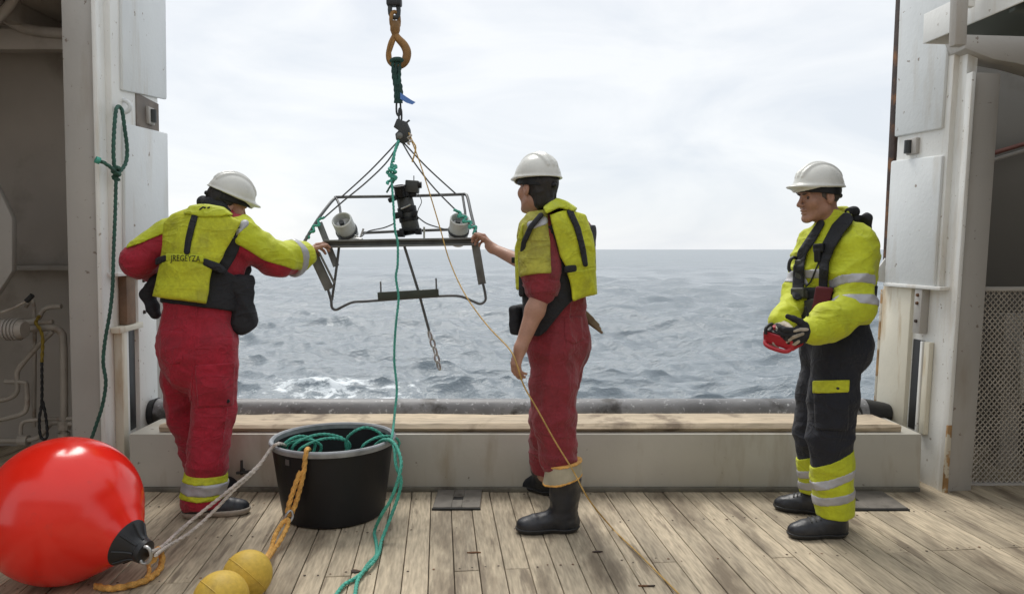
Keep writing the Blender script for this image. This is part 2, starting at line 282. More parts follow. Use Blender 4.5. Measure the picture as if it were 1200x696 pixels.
# ================================================================== SETTING
# ---- sea: one sheet of real waves, out to the horizon
SEA = -3.3
def build_sea():
    H = CAMH - SEA
    dep = np.r_[np.linspace(R(58), R(13.2), 26)[:-1], np.linspace(R(13.2), R(2.2), 330)[:-1], np.geomspace(R(2.2), R(.035), 170)]
    dist = H / np.tan(dep); az = np.linspace(R(-66), R(66), 860)
    sp = np.gradient(dist)
    D, A = np.meshgrid(dist, az, indexing='ij'); X = D * np.sin(A); Y = D * np.cos(A); S = np.repeat(sp[:, None], len(az), 1)
    S = np.maximum(S, D * (az[1] - az[0]))
    Z = np.zeros_like(X); dX = np.zeros_like(X); dY = np.zeros_like(X)
    r = np.random.default_rng(11)
    for i in range(84):
        lam = 0.55 * (30 / .55) ** (i / 83.); k = 2 * np.pi / lam
        th = R(70) + r.normal(0, .55); a = .018 * lam ** .56 * r.uniform(.5, 1.3) * (1 if lam < 12 else (12 / lam) ** 1.1)
        ph = r.uniform(0, 6.28); att = np.exp(-(S / lam * 1.7) ** 2)
        q = k * (X * np.cos(th) + Y * np.sin(th)) + ph
        Z += a * att * np.cos(q); sn = a * att * .85 * np.sin(q); dX -= sn * np.cos(th); dY -= sn * np.sin(th)
    V = np.stack([X + dX, Y + dY, SEA + Z], -1).reshape(-1, 3)
    n, m = X.shape; idx = np.arange(n * m).reshape(n, m)
    F = np.stack([idx[:-1, :-1], idx[:-1, 1:], idx[1:, 1:], idx[1:, :-1]], -1).reshape(-1, 4)
    mt = bpy.data.materials.new('sea_water'); mt.use_nodes = True; t = mt.node_tree; b = t.nodes['Principled BSDF']; N = t.nodes.new; K = t.links.new
    b.inputs['Base Color'].default_value = (.215, .25, .275, 1); b.inputs['Roughness'].default_value = .13; b.inputs['IOR'].default_value = 1.33
    g = N('ShaderNodeNewGeometry')
    def noise(scale, detail, stretch, rough=.55):
        mpn = N('ShaderNodeMapping'); mpn.inputs['Scale'].default_value = stretch; K(g.outputs['Position'], mpn.inputs[0])
        nn = N('ShaderNodeTexNoise'); nn.inputs['Scale'].default_value = scale; nn.inputs['Detail'].default_value = detail; nn.inputs['Roughness'].default_value = rough
        K(mpn.outputs[0], nn.inputs['Vector']); return nn.outputs[0]
    b1 = N('ShaderNodeBump'); b1.inputs['Distance'].default_value = .12; K(noise(3.2, 6, (.55, 1, 1), .62), b1.inputs['Height'])
    b2 = N('ShaderNodeBump'); b2.inputs['Distance'].default_value = .22; K(noise(.32, 5, (.5, 1, 1)), b2.inputs['Height']); K(b1.outputs[0], b2.inputs['Normal'])
    b3 = N('ShaderNodeBump'); b3.inputs['Distance'].default_value = .9; K(noise(.06, 4, (.35, 1, 1)), b3.inputs['Height']); K(b2.outputs[0], b3.inputs['Normal'])
    b4 = N('ShaderNodeBump'); b4.inputs['Distance'].default_value = 3.; K(noise(.014, 4, (.3, 1, 1)), b4.inputs['Height']); K(b3.outputs[0], b4.inputs['Normal'])
    K(b4.outputs[0], b.inputs['Normal'])
    # foam: aerated water from the ship's wash, where it lies on the sea
    sx = N('ShaderNodeSeparateXYZ'); K(g.outputs['Position'], sx.inputs[0])
    def gauss(cx, cy, wx, wy):
        c = N('ShaderNodeVectorMath'); c.operation = 'SUBTRACT'; K(g.outputs['Position'], c.inputs[0]); c.inputs[1].default_value = (cx, cy, SEA)
        d = N('ShaderNodeVectorMath'); d.operation = 'MULTIPLY'; K(c.outputs[0], d.inputs[0]); d.inputs[1].default_value = (1 / wx, 1 / wy, 0)
        l = N('ShaderNodeVectorMath'); l.operation = 'LENGTH'; K(d.outputs[0], l.inputs[0])
        mr = N('ShaderNodeMapRange'); mr.inputs[1].default_value = 1; mr.inputs[2].default_value = 0; mr.inputs[3].default_value = 0; mr.inputs[4].default_value = 1; K(l.outputs['Value'], mr.inputs[0]); return mr.outputs[0]
    f1 = gauss(-5.6, 24, 6.2, 4.6); f2 = gauss(9.5, 27, 3.5, 4); f3 = gauss(2.5, 38, 5, 6)
    ad = N('ShaderNodeMath'); ad.operation = 'MAXIMUM'; K(f1, ad.inputs[0]); 
    s2 = N('ShaderNodeMath'); s2.operation = 'MULTIPLY'; s2.inputs[1].default_value = .42; K(f2, s2.inputs[0]); K(s2.outputs[0], ad.inputs[1])
    s3 = N('ShaderNodeMath'); s3.operation = 'MULTIPLY'; s3.inputs[1].default_value = .12; K(f3, s3.inputs[0])
    ad2 = N('ShaderNodeMath'); ad2.operation = 'MAXIMUM'; K(ad.outputs[0], ad2.inputs[0]); K(s3.outputs[0], ad2.inputs[1])
    nz_ = noise(2.6, 8, (.7, 1, 1), .68)
    a3 = N('ShaderNodeMath'); a3.operation = 'MULTIPLY_ADD'; K(ad2.outputs[0], a3.inputs[0]); a3.inputs[1].default_value = .33; K(nz_, a3.inputs[2])
    # crests break a little
    cr = N('ShaderNodeMapRange'); cr.inputs[1].default_value = SEA + .30; cr.inputs[2].default_value = SEA + .62; cr.inputs[4].default_value = .05; K(sx.outputs[2], cr.inputs[0])
    a4 = N('ShaderNodeMath'); a4.operation = 'ADD'; K(a3.outputs[0], a4.inputs[0]); K(cr.outputs[0], a4.inputs[1])
    fm = N('ShaderNodeMapRange'); fm.inputs[1].default_value = .735; fm.inputs[2].default_value = .84; K(a4.outputs[0], fm.inputs[0])
    mxc = N('ShaderNodeMix'); mxc.data_type = 'RGBA'; K(fm.outputs[0], mxc.inputs[0]); mxc.inputs[6].default_value = (.215, .25, .275, 1); mxc.inputs[7].default_value = (.72, .76, .78, 1); K(mxc.outputs[2], b.inputs['Base Color'])
    ln = N('ShaderNodeVectorMath'); ln.operation = 'LENGTH'; K(g.outputs['Position'], ln.inputs[0])
    # ripples too small for the mesh widen the sheen instead, more so far out
    fr_ = N('ShaderNodeMapRange'); fr_.inputs[1].default_value = 20; fr_.inputs[2].default_value = 220; fr_.inputs[3].default_value = .09; fr_.inputs[4].default_value = .30; K(ln.outputs['Value'], fr_.inputs[0])
    rr = N('ShaderNodeMix'); rr.data_type = 'FLOAT'; K(fm.outputs[0], rr.inputs[0]); K(fr_.outputs[0], rr.inputs[2]); rr.inputs[3].default_value = .8; K(rr.outputs[0], b.inputs['Roughness'])
    return mesh_obj('sea', V, F, mt, kind='structure')
sea = build_sea()

# ---- deck: planks laid fore and aft, one object each
DV = unit([-.098, 1, 0]); DN = np.array([DV[1], -DV[0], 0])      # along the ship, across the ship
BY = 4.28                                                        # face of the bulwark
deck = MB(); deck.box((0, .2, -.16), (6, 5.1, .12)); deck = deck.build('deck', M['caulk'], kind='structure')
def build_planks():
    PW = .1125; cache = {}
    pr = np.random.default_rng(5)
    for i in range(-34, 36):
        c = i * PW; s = pr.uniform(1.1, 3.0)
        cuts = [-2.2]
        while True:
            nx = cuts[-1] + pr.choice([2.4, 3.0, 3.6])
            if nx > 3.7: break
            cuts.append(nx)
        cuts.append(None)
        for a, b_ in zip(cuts[:-1], cuts[1:]):
            # end on the bulwark line / alcove line
            x_end = DN[0] * c
            endY = BY - .012 if -2.16 < (x_end - .098 * BY) < 2.34 else 5.28
            if b_ is None: b_ = (endY - DN[1] * c) / DV[1]
            if b_ - a < .05: continue
            key = (round(b_ - a, 2))
            if key not in cache:
                m = MB(); m.box((0, 0, 0), (PW / 2 - .0019, (b_ - a) / 2 - .0015, .02)); o = m.build('plank', M['plank'], deck, bevel=.0025, seg=1); cache[key] = o.data
            else:
                o = bpy.data.objects.new('plank', cache[key]); COL.objects.link(o); o.parent = deck
            ctr = DN * c + DV * (a + b_) / 2
            o.location = (ctr[0], ctr[1], -.0205 + pr.uniform(-.0016, .0012)); o.rotation_euler = (pr.normal(0, .0003), pr.normal(0, .006), math.atan2(-DV[0], DV[1]))
build_planks()
def nail_heads():                                       # dark nail heads and plugs along the deck beams
    b = MB(); r_ = np.random.default_rng(17)
    for i in range(-30, 31):
        for t in (2.72, 3.22, 3.70, 4.17):
            for s_ in (-.03, .03):
                if r_.random() < .35: continue
                c = DN * (i * .1125 + s_ + r_.normal(0, .004)) + DV * (t + r_.normal(0, .015)); rr = r_.uniform(.0035, .0065)
                b.add([c + [rr * math.cos(a), rr * math.sin(a), .0012] for a in np.linspace(0, 2 * math.pi, 7, endpoint=False)] + [c + [0, 0, .0018]], [(k, (k + 1) % 7, 7) for k in range(7)])
    b.build('nail_heads', M['rust'], deck, kind='stuff')
nail_heads()

# ---- walls on the ship's sides, described in (t aft along the wall, n into the opening, z)
class Side:
    def __init__(s, x0, lean, sgn, Y0): s.x0, s.lean, s.sgn, s.Y0 = x0, lean, sgn, Y0; s.nv = DN * (-sgn)
    def P(s, t, n, z):
        p = np.array([s.x0 + s.lean * z, s.Y0, 0]) + DV * t + s.nv * n; p[2] = z; return p
    def hexa(s, mb, t0, t1, n0, n1, z0, z1):
        q = [(t0, n0), (t1, n0), (t1, n1), (t0, n1)]
        return mb.hexa([s.P(t, n, z0) for t, n in q] + [s.P(t, n, z1) for t, n in q])
    def hit(s, px, py, n=0.):
        d = ray(px, py); o = np.array([0, 0, CAMH]); a = s.P(0, n, 0); e = np.cross(DV, s.P(0, n, 1) - s.P(0, n, 0))
        k = np.dot(a - o, e) / np.dot(d, e); p = o + d * k; return np.dot(p - s.P(0, n, p[2]), DV), p[2]
LS = Side(-2.342, .0125, -1, 4.20); RS = Side(2.53, .030, 1, 4.27)

def one(name, S, dims, m, parent, bevel=.004, kind=None, label=None):
    b = MB(); S.hexa(b, *dims); o = b.build(name, m, parent, bevel=bevel)
    if label: o['label'] = label
    return o
TOP = 3.9
# left column
lc = thing('steel_column', 'steel column, shade put into its grey front colour, at the left of the stern opening, green rope tied to it', 'column', LS.P(0, 0, 0))
b = MB(); LS.hexa(b, 0, .30, -.185, -.022, -.03, TOP); b.build('column_face', M['grey_shade_paint'], lc, bevel=.006)  # white steel facing away from the light, shade given by grey colour
b = MB(); LS.hexa(b, -.022, .03, -.020, .006, -.03, TOP); b.build('edge_flange', M['white_paint'], lc, bevel=.007)
b = MB(); LS.hexa(b, .031, .62, -.06, .002, -.03, 3.9); b.build('inner_wall', M['white_paint'], lc)
t_l = .80
def pl(S, pts, n0, n1, name, m, parent, bev=.012):
    Q = [S.hit(x, y) for x, y in pts]; b = MB(); P0 = [S.P(t, n0, z) for t, z in Q]; P1 = [S.P(t, n1, z) for t, z in Q]
    b.prism(P0, np.zeros(3)); b.v[-1] = np.vstack([P0, P1]); return b.build(name, m, parent, bevel=bev)
def zt(S, px, py): return S.hit(px, py)
# upper casing behind the plates (projects into the opening)
one('casing', LS, (.09, t_l - .01, -.05, .035, 1.28, TOP), M['white_paint'], lc)
pl(LS, [(131, -60), (184, -60), (186, 117), (133, 106)], .03, .056, 'cover_plate', M['plate_paint'], lc)
pl(LS, [(135, 144), (187, 156), (189, 309), (136, 316)], .03, .056, 'cover_plate', M['plate_paint'], lc)
one('lower_ledge', LS, (.06, t_l, -.05, .062, 1.262, 1.285), M['white_paint'], lc)
# recess and fairlead roller between the plates
Q = zt(LS, 158, 122); Q2 = zt(LS, 186, 153)
b = MB(); LS.hexa(b, zt(LS, 152, 140)[0], t_l - .012, .036, .041, zt(LS, 170, 152)[1] - .03, zt(LS, 170, 118)[1]); b.build('recess_plate', mat('recess_brown', (.16, .13, .105), .6, var=.3, vscale=8, stain=(.10, .06, .04), stainscale=9), lc)
tq, zq = zt(LS, 167, 136)
b = MB(); b.box(LS.P(tq, .046, zq), (.014, .05, .055), np.array([LS.nv, DV, [0, 0, 1]])); b.build('roller_housing', M['grey_shade_paint'], lc, bevel=.008)
b = MB(); b.tube([LS.P(tq, .062, zq - .04), LS.P(tq, .062, zq + .04)], .024, 14); b.build('roller', M['dark_steel'], lc, smooth=True)
# padeye
te, ze = zt(LS, 139, 126)
b = MB(); c = LS.P(te - .03, .012, ze)
b.lathe([(0, -.004), (.074, -.004), (.078, .004), (.074, .014), (.03, .014)], c, LS.nv, 28); b.build('eye_plate', M['grey_shade_paint'], lc, smooth=True)
b = MB(); pts = [c + LS.nv * (.012 + .055 * math.sin(a)) + np.array([0, 0, 1]) * .038 * math.cos(a) for a in np.linspace(0, math.pi, 9)]
b.tube(pts, .0135, 10); b.build('eye_ring', M['plate_paint'], lc, smooth=True)
# lower guides: brown timber insert, ledge, strips, dark slot, pale post
def zz(Y_, py, px=155): return at(px, py, Y_)[2]
def vert(name, S, t0, t1, n0, n1, z0, z1, m, parent, bevel=.004): return one(name, S, (t0, t1, n0, n1, z0, z1), m, parent, bevel)
LB = LS
vert('guide_strip', LS, .12, .19, .002, .050, -.02, .93, M['cream_paint'], lc)
vert('guide_strip', LS, .20, .25, .002, .036, -.02, .93, M['white_paint'], lc)
vert('slot_backing', LS, .26, .40, -.02, .012, .30, .93, M['black_rubber'], lc)
vert('guide_ledge', LS, .08, .42, .003, .058, .93, .965, M['cream_paint'], lc)
vert('timber_insert', LS, .20, .33, .003, .05, .967, 1.26, mat('brown_insert', (.20, .13, .085), .8, var=.3, vscale=9, bump=.002), lc)
vert('guide_post', LS, .42, .72, -.05, .03, .2, 1.262, M['white_paint'], lc, .01)
for zb in (1.02, 1.13, 1.22):
    b = MB(); b.lathe([(0, .012), (.010, .012), (.013, 0)], LS.P(.50, .03, zb), LS.nv, 10); b.build('bolt', M['rust'], lc)

# right column
rc = thing('steel_column', 'steel column, shade put into its grey front colour, at the right of the stern opening, rust along its foot', 'column', RS.P(0, 0, 0))
b = MB(); RS.hexa(b, 0, .30, -.185, -.022, -.03, 2.42); b.build('column_face', M['grey_shade_paint'], rc, bevel=.006)  # shade of the white front painted in as grey
b = MB(); RS.hexa(b, -.022, .03, -.020, .006, -.03, 2.42); b.build('edge_flange', M['white_paint'], rc, bevel=.007)
b = MB(); RS.hexa(b, -.0245, -.004, -.021, .008, -.03, .40); b.build('edge_flange', M['rust_edge'], rc, bevel=.007)['label'] = 'rusted foot of the edge flange'
b = MB(); RS.hexa(b, .031, .60, -.06, .002, -.03, TOP); b.build('inner_wall', M['white_paint'], rc)
t_r = .60
one('casing', RS, (.10, t_r - .008, -.05, .035, 1.195, TOP), M['white_paint'], rc)
pl(RS, [(1066, -60), (1128, -60), (1113, 151), (1057, 161)], .03, .056, 'cover_plate', M['plate_paint'], rc)
pl(RS, [(1053, 189), (1114, 182), (1104, 336), (1045, 333)], .03, .056, 'cover_plate', M['plate_paint'], rc)
one('lower_ledge', RS, (.05, t_r + .01, -.05, .062, 1.178, 1.2), M['white_paint'], rc)
tq, zq = zt(RS, 1078, 172)
b = MB(); b.box(RS.P(tq, .046, zq), (.014, .05, .05), np.array([RS.nv, DV, [0, 0, 1]])); b.build('roller_housing', M['grey_shade_paint'], rc, bevel=.006)
b = MB(); b.tube([RS.P(tq + .02, .062, zq - .04), RS.P(tq + .02, .062, zq + .04)], .026, 14); b.build('roller', M['dark_steel'], rc, smooth=True)
vert('guide_post', RS, .36, .66, -.05, .03, .2, 1.178, M['cream_paint'], rc, .01)
vert('slot_backing', RS, .23, .34, -.02, .010, .3, .86, M['black_rubber'], rc)
vert('guide_strip', RS, .205, .228, .003, .040, .3, .86, M['white_paint'], rc)
vert('guide_strip', RS, .15, .20, .003, .034, .3, .86, M['cream_paint'], rc)
vert('grey_bar', RS, .22, .29, .003, .055, .905, 1.176, M['grey_shade_paint'], rc)
for zb in (.98, 1.09, 1.14):
    b = MB(); b.lathe([(0, .01), (.009, .01), (.011, 0)], RS.P(.255, .055, zb), RS.nv, 10); b.build('bolt', M['rust'], rc)
vert('rusty_edge', RS, .663, .69, -.05, .026, .2, 1.15, M['rust_edge'], rc)
b = MB(); p = RS.P(.64, .03, 1.20); b.prism([p, p + RS.nv * .11 + np.array([0, 0, .01]), p + np.array([0, 0, .16])], DV * .012); b.build('gusset', M['plate_paint'], rc)
# rusty pole beyond the right plates
b = MB(); p0 = at(1042, 312, 4.93); p1 = at(1061, -70, 4.93)
mb = MB(); ax = unit(p1 - p0); mb.hexa([p0 + np.array([x, y, 0]) for x, y in ((-.022, -.03), (.05, -.03), (.05, .05), (-.022, .05))] + [p1 + np.array([x, y, 0]) for x, y in ((-.022, -.03), (.05, -.03), (.05, .05), (-.022, .05))])
o = mb.build('guide_pole', M['rust'], bevel=.008); tag(o, 'dark rusty vertical pole along the outer edge of the right column', 'pole')

# bulwark under the opening
bw = thing('bulwark', 'low grey beige steel bulwark across the stern with a timber capping', 'bulwark', (0, BY, 0))
xl, xr = at(152, 545, BY)[0], at(1079, 545, BY)[0]
BT = .338
b = MB(); b.box(((xl + xr) / 2, BY + .30, BT / 2 - .05), ((xr - xl) / 2, .30, BT / 2 + .05)); b.build('plating', M['bulwark_paint'], bw, bevel=.006)
b = MB(); b.box(((xl + xr) / 2, BY - .012, .012), ((xr - xl) / 2 - .01, .012, .014)); b.build('toe_strip', mat('toe', (.16, .15, .12), .7, var=.35, vscale=6, stain=(.06, .05, .04), stainscale=5), bw, bevel=.004)
# timber beam: hewn, slightly wavy
def timber():
    x0, x1 = at(190, 500, 4.36)[0], at(1052, 500, 4.36)[0]; n = 120; V = []; F = []
    pr = np.random.default_rng(3)
    prof = [(4.325, .340), (4.322, .372), (4.333, .381), (4.40, .383), (4.50, .382), (4.60, .381), (4.61, .340)]
    wv = np.cumsum(pr.normal(0, .0015, (n, len(prof))), 0); wv -= np.linspace(0, 1, n)[:, None] * wv[-1]
    for i in range(n):
        x = x0 + (x1 - x0) * i / (n - 1)
        for j, (y, z) in enumerate(prof): V.append((x + (.10 * (y - 4.33) if i == 0 else -.30 * (y - 4.33) if i == n - 1 else 0), y + (wv[i, j] * .6 if j < 3 else 0), z + (np.clip(wv[i, j], -.008, .008) if 0 < j < 6 else 0)))
    k = len(prof)
    for i in range(n - 1):
        for j in range(k - 1): F.append((i * k + j, i * k + j + 1, (i + 1) * k + j + 1, (i + 1) * k + j))
    F.append(tuple(range(k))); F.append(tuple((n - 1) * k + j for j in range(k - 1, -1, -1)))
    return mesh_obj('timber_capping', V, F, M['timber'], bw, smooth=False, base=(0, BY, 0))
timber()
for x in (283,):
    c = at(x, 552, BY - .03); b = MB(); b.tube([c + [-.03, 0, -.01], c + [.06, 0, .0]], .009, 8); b.tube([c + [0, .0, -.02], c + [.002, 0, .065]], .008, 8); b.tube([c + [.0, .06, 0], c + [0, 0, 0]], .011, 8); b.build('hook_pin', M['dark_steel'], bw, smooth=True)
# the round stern fender pipe behind the timber
rp_ = thing('stern_pipe', 'weathered grey round pipe lying along the stern behind the timber capping', 'pipe', (0, 4.78, .36))
b = MB(); xa, xb = at(186, 480, 4.78)[0], at(1012, 480, 4.78)[0]
b.tube([(x, 4.78, .357) for x in np.linspace(xa, xb, 40)], .089, 28); b.build('pipe_body', M['pipe'], rp_, smooth=True)
b = MB(); pe = at(1002, 478, 4.76); b.tube([at(986, 466, 4.72), at(998, 468, 4.70), at(1008, 480, 4.70), at(1010, 490, 4.70)], .010, 8, smoothn=6); b.build('strap', M['black_rubber'], rp_, smooth=True)
b = MB(); b.tube([(xb, 4.78, .357), (xb + .13, 4.78, .352), (xb + .16, 4.78, .35)], [.09, .085, .06], 24); b.build('end_cap', M['black_rubber'], rp_, smooth=True)
b = MB(); b.tube([(xa, 4.78, .357), (xa - .06, 4.78, .352)], [.095, .08], 24); b.build('end_cap', M['black_rubber'], rp_, smooth=True)
# hull below the bulwark, down to the water
b = MB(); b.box((0, 4.66, -1.9), (3.6, .18, 1.86)); o = b.build('ship_hull', M['bulwark_paint'], kind='structure')

# deck sockets
def socket(px0, px1, py0, py1, label, hole=True):
    p0 = atz(px0, py1, .004); p1 = atz(px1, py0, .004); c = (p0 + p1) / 2; hx = (p1[0] - p0[0]) / 2; hy = (p1[1] - p0[1]) / 2
    t = thing('deck_socket', label, 'deck plate', (c[0], c[1], 0), 'deck socket plates')
    b = MB(); h = .028
    if hole:
        for cx, cy, sx, sy in ((-(hx + h) / 2, 0, (hx - h) / 2, hy), ((hx + h) / 2, 0, (hx - h) / 2, hy), (0, (hy + h) / 2, h, (hy - h) / 2), (0, -(hy + h) / 2, h, (hy - h) / 2)):
            b.box((c[0] + cx, c[1] + cy, .006), (sx, sy, .008))
    b.build('plate', mat('socket_plate', (.17, .155, .135), .6, metal=.2, var=.3, vscale=9, stain=(.07, .06, .05), stainscale=9), t, bevel=.002, seg=1)
    b = MB(); b.box((c[0], c[1], .0042), (h + .001, h + .001, .004)); b.build('socket_hole', M['black_rubber'], t)
    b = MB(); b.box((c[0], c[1] - hy - .005, .004), (hx + .004, .004, .006)); b.build('plate_lip', M['black_rubber'], t)
socket(507, 565, 575, 596, 'flush steel deck plate with a square hole, between the black tub and the middle man')
socket(962, 1034, 577, 597, 'flush steel deck plate behind the boots of the man on the right')

# ---- left alcove with its pipework
la = thing('side_bay', 'shaded side bay of the ship at far left with pipework inside', 'bay', (-3.2, 5, 0))
def bx(name, lo, hi, m, parent, bevel=.004):
    lo = np.asarray(lo, float); hi = np.asarray(hi, float); b = MB(); b.box((lo + hi) / 2, (hi - lo) / 2); return b.build(name, m, parent, bevel=bevel)
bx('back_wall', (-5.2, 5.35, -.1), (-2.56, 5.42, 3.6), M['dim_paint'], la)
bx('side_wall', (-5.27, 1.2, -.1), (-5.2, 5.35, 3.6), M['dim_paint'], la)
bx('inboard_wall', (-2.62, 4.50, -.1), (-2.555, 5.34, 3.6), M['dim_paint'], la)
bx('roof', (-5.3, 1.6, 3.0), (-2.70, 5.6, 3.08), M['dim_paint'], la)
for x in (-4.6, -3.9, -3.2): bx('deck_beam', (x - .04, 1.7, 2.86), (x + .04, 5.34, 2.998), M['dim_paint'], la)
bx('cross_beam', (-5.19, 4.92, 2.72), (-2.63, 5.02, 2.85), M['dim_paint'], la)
zl = at(50, 311, 5.25)[2]
bx('shelf_edge', (-5.19, 5.20, zl - .035), (-2.63, 5.34, zl), M['grey_shade_paint'], la)
bx('wall_stiffener', (-2.72, 5.26, zl + .002), (-2.66, 5.34, 2.5), M['dim_paint'], la)
b = MB(); b.tube([at(-8, 12, 4.9), at(30, 34, 4.9), at(80, 40, 4.9)], .035, 10, smoothn=6); b.build('overhead_pipe', M['dim_paint'], la, smooth=True)
b = MB(); b.tube([at(-20, 40, 4.7), at(10, 8, 4.7), at(25, -20, 4.7)], .03, 10, smoothn=6); b.build('overhead_pipe', M['dim_paint'], la, smooth=True)

pw = thing('pipework', 'pale painted pipes with a lever valve in the left side bay', 'pipes', (-3.0, 4.7, 0))
Yp = 4.75
def pipe(name, pts, r, m=M['pale_pipe'], Y=Yp, par=pw, sm=0):
    b = MB(); b.tube([at(x, y, Y + (q[0] if q else 0)) for x, y, *q in pts], r, 12, smoothn=sm); return b.build(name, m, par, smooth=True)
pipe('pipe', [(-10, 386), (40, 385), (62, 384), (72, 390), (74, 400), (75, 440), (75, 560)], .023, sm=5)
pipe('pipe', [(-10, 376), (30, 377), (44, 374), (50, 364), (58, 360), (72, 359)], .016, sm=5)
pipe('pipe', [(-5, 377), (45, 378), (62, 377)], .015, sm=5)
pipe('pipe', [(62, 388), (45, 405), (22, 432), (20, 445), (20, 458), (12, 466), (-12, 472)], .016, sm=5)
pipe('pipe', [(6, 447), (28, 448), (31, 455), (31, 478), (22, 486), (-10, 494)], .016, sm=5)
pipe('pipe', [(-10, 516), (25, 516), (45, 512), (60, 496), (75, 496), (96, 497)], .017, sm=5)
pipe('pipe', [(24, 510), (26, 496), (40, 492), (92, 490)], .013, sm=5)
pipe('pipe', [(30, 360), (40, 361), (40, 500)], .012, Y=4.95, sm=5)
for p in ((75, 498), (75, 512), (28, 516)):
    b = MB(); q = at(p[0], p[1], Yp); b.lathe([(0, -.03), (.036, -.03), (.036, .03), (0, .03)], q, (0, 0, 1) if p[0] > 40 else (1, 0, 0), 12); b.build('pipe_coupling', M['pale_pipe'], pw)
b = MB(); q = at(0, 386, 4.55); b.lathe([(0, -.02), (.05, -.02), (.062, .0), (.062, .10), (.05, .125), (0, .125)], q + np.array([.03, 0, 0]), (1, 0, 0), 20); b.build('valve_body', M['pale_pipe'], pw, smooth=True)
for k in range(4):
    b = MB(); b.lathe([(.064, -.006), (.070, -.006), (.070, .006), (.064, .006)], q + np.array([.05 + .022 * k, 0, 0]), (1, 0, 0), 20); b.build('valve_ring', M['dim_paint'], pw)
b = MB(); b.tube([at(2, 366, 4.5), at(16, 361, 4.5), at(33, 352, 4.5)], .008, 8); b.build('lever_arm', M['pale_pipe'], pw, smooth=True)
b = MB(); b.tube([at(31, 353, 4.5), at(38, 346, 4.5)], .016, 8); b.build('lever_grip', M['black_rubber'], pw, smooth=True)
# yellow and black strap hanging on the pipe
sp_ = thing('lashing_strap', 'yellow and black lashing strap hanging from the pale pipe', 'strap', at(48, 375, 4.68))
rope('yellow_web', [at(46, 370, 4.69), at(42, 378, 4.70), at(47, 386, 4.68), at(50, 398, 4.68), at(49, 424, 4.68)], .010, mat('old_yellow', (.28, .20, .03), .8, var=.3), sp_, strands=2)
rope('black_web', [at(49, 424, 4.68), at(49, 470, 4.68), at(46, 492, 4.67), at(48, 512, 4.67), at(55, 512, 4.67), at(54, 490, 4.68), at(50, 470, 4.68)], .009, M['black_rubber'], sp_, strands=2)
# octagonal locker end at the frame edge
b = MB(); b.prism([at(x, y, 4.62) for x, y in ((-60, 214), (-6, 214), (14, 255), (14, 318), (-4, 346), (-60, 346))], (0, .05, 0)); o = b.build('equipment_cabinet', M['grey_shade_paint'], bevel=.01)
tag(o, 'grey cabinet with clipped corners at the left edge above the pipe valve', 'cabinet')

# ---- right alcove with expanded metal guard and upper platform
ra = thing('side_bay', 'shaded side bay of the ship at far right behind the mesh guard', 'bay', (3.4, 5, 0))
bx('back_wall', (2.74, 5.30, -.1), (5.6, 5.37, 3.6), M['shaded_bay_paint'], ra)
bx('side_wall', (5.5, 1.2, -.1), (5.57, 5.29, 3.6), M['shaded_bay_paint'], ra)
bx('inboard_wall', (2.74, 4.58, -.1), (2.79, 5.29, 2.42), M['shaded_bay_paint'], ra)
p = at(1160, 181, 5.2); q = at(1230, 160, 5.2)
b = MB(); b.tube([p, q], .016, 10); b.build('wall_pipe', mat('pipe_red', (.16, .06, .045), .6, var=.3), ra, smooth=True)
b = MB(); b.tube([p + [0, .04, -.05], q + [0, .04, -.05]], .014, 10); b.build('wall_pipe', M['grey_shade_paint'], ra, smooth=True)
bx('inner_post', (3.18, 4.75, -.05), (3.30, 4.86, 1.0), M['grey_shade_paint'], ra)
gr = thing('mesh_guard', 'expanded metal mesh guard closing the lower right side bay', 'guard', (2.95, 4.42, 0))
def grating():
    Y0 = 4.40; x0, x1 = at(1124, 560, Y0)[0] , 3.75; z0, z1 = .02, at(1160, 341, Y0)[2]
    cw, ch = .032, .0185; n = int((x1 - x0) / cw) + 1; rows = int((z1 - z0) / ch); b = MB(); th = .0030
    for r_ in range(rows + 1):
        z = z0 + r_ * ch; up = (r_ % 2) * .5
        V = []; F = []
        for k in range(2 * n + 1):
            x = x0 + k * cw / 2; dz = ch * .5 if (k + r_) % 2 else -ch * .5
            lw = x0 + RS.lean * (z) * .0
            V += [(x, Y0 - .004, z + dz - th), (x, Y0 + .004, z + dz - th), (x, Y0 + .004, z + dz + th), (x, Y0 - .004, z + dz + th)]
        for k in range(2 * n):
            a = 4 * k
            for j in range(4): F.append((a + j, a + (j + 1) % 4, a + 4 + (j + 1) % 4, a + 4 + j))
        b.add(V, F)
    b.build('mesh_strands', M['mesh_steel'], gr, kind='stuff')
    bx('top_rail', (x0 - .02, Y0 - .02, z1), (x1, Y0 + .02, z1 + .025), M['grey_shade_paint'], gr)
    bx('bottom_rail', (x0 - .02, Y0 - .02, -.01), (x1, Y0 + .02, .012), M['grey_shade_paint'], gr)
grating()
b = MB(); b.prism([at(x, y, 4.52) for x, y in ((1196, 398), (1240, 398), (1240, 472), (1196, 472))], (0, .03, 0)); o = b.build('white_sign_board', M['white_paint'])
tag(o, 'white board standing behind the mesh guard at the right edge', 'board')
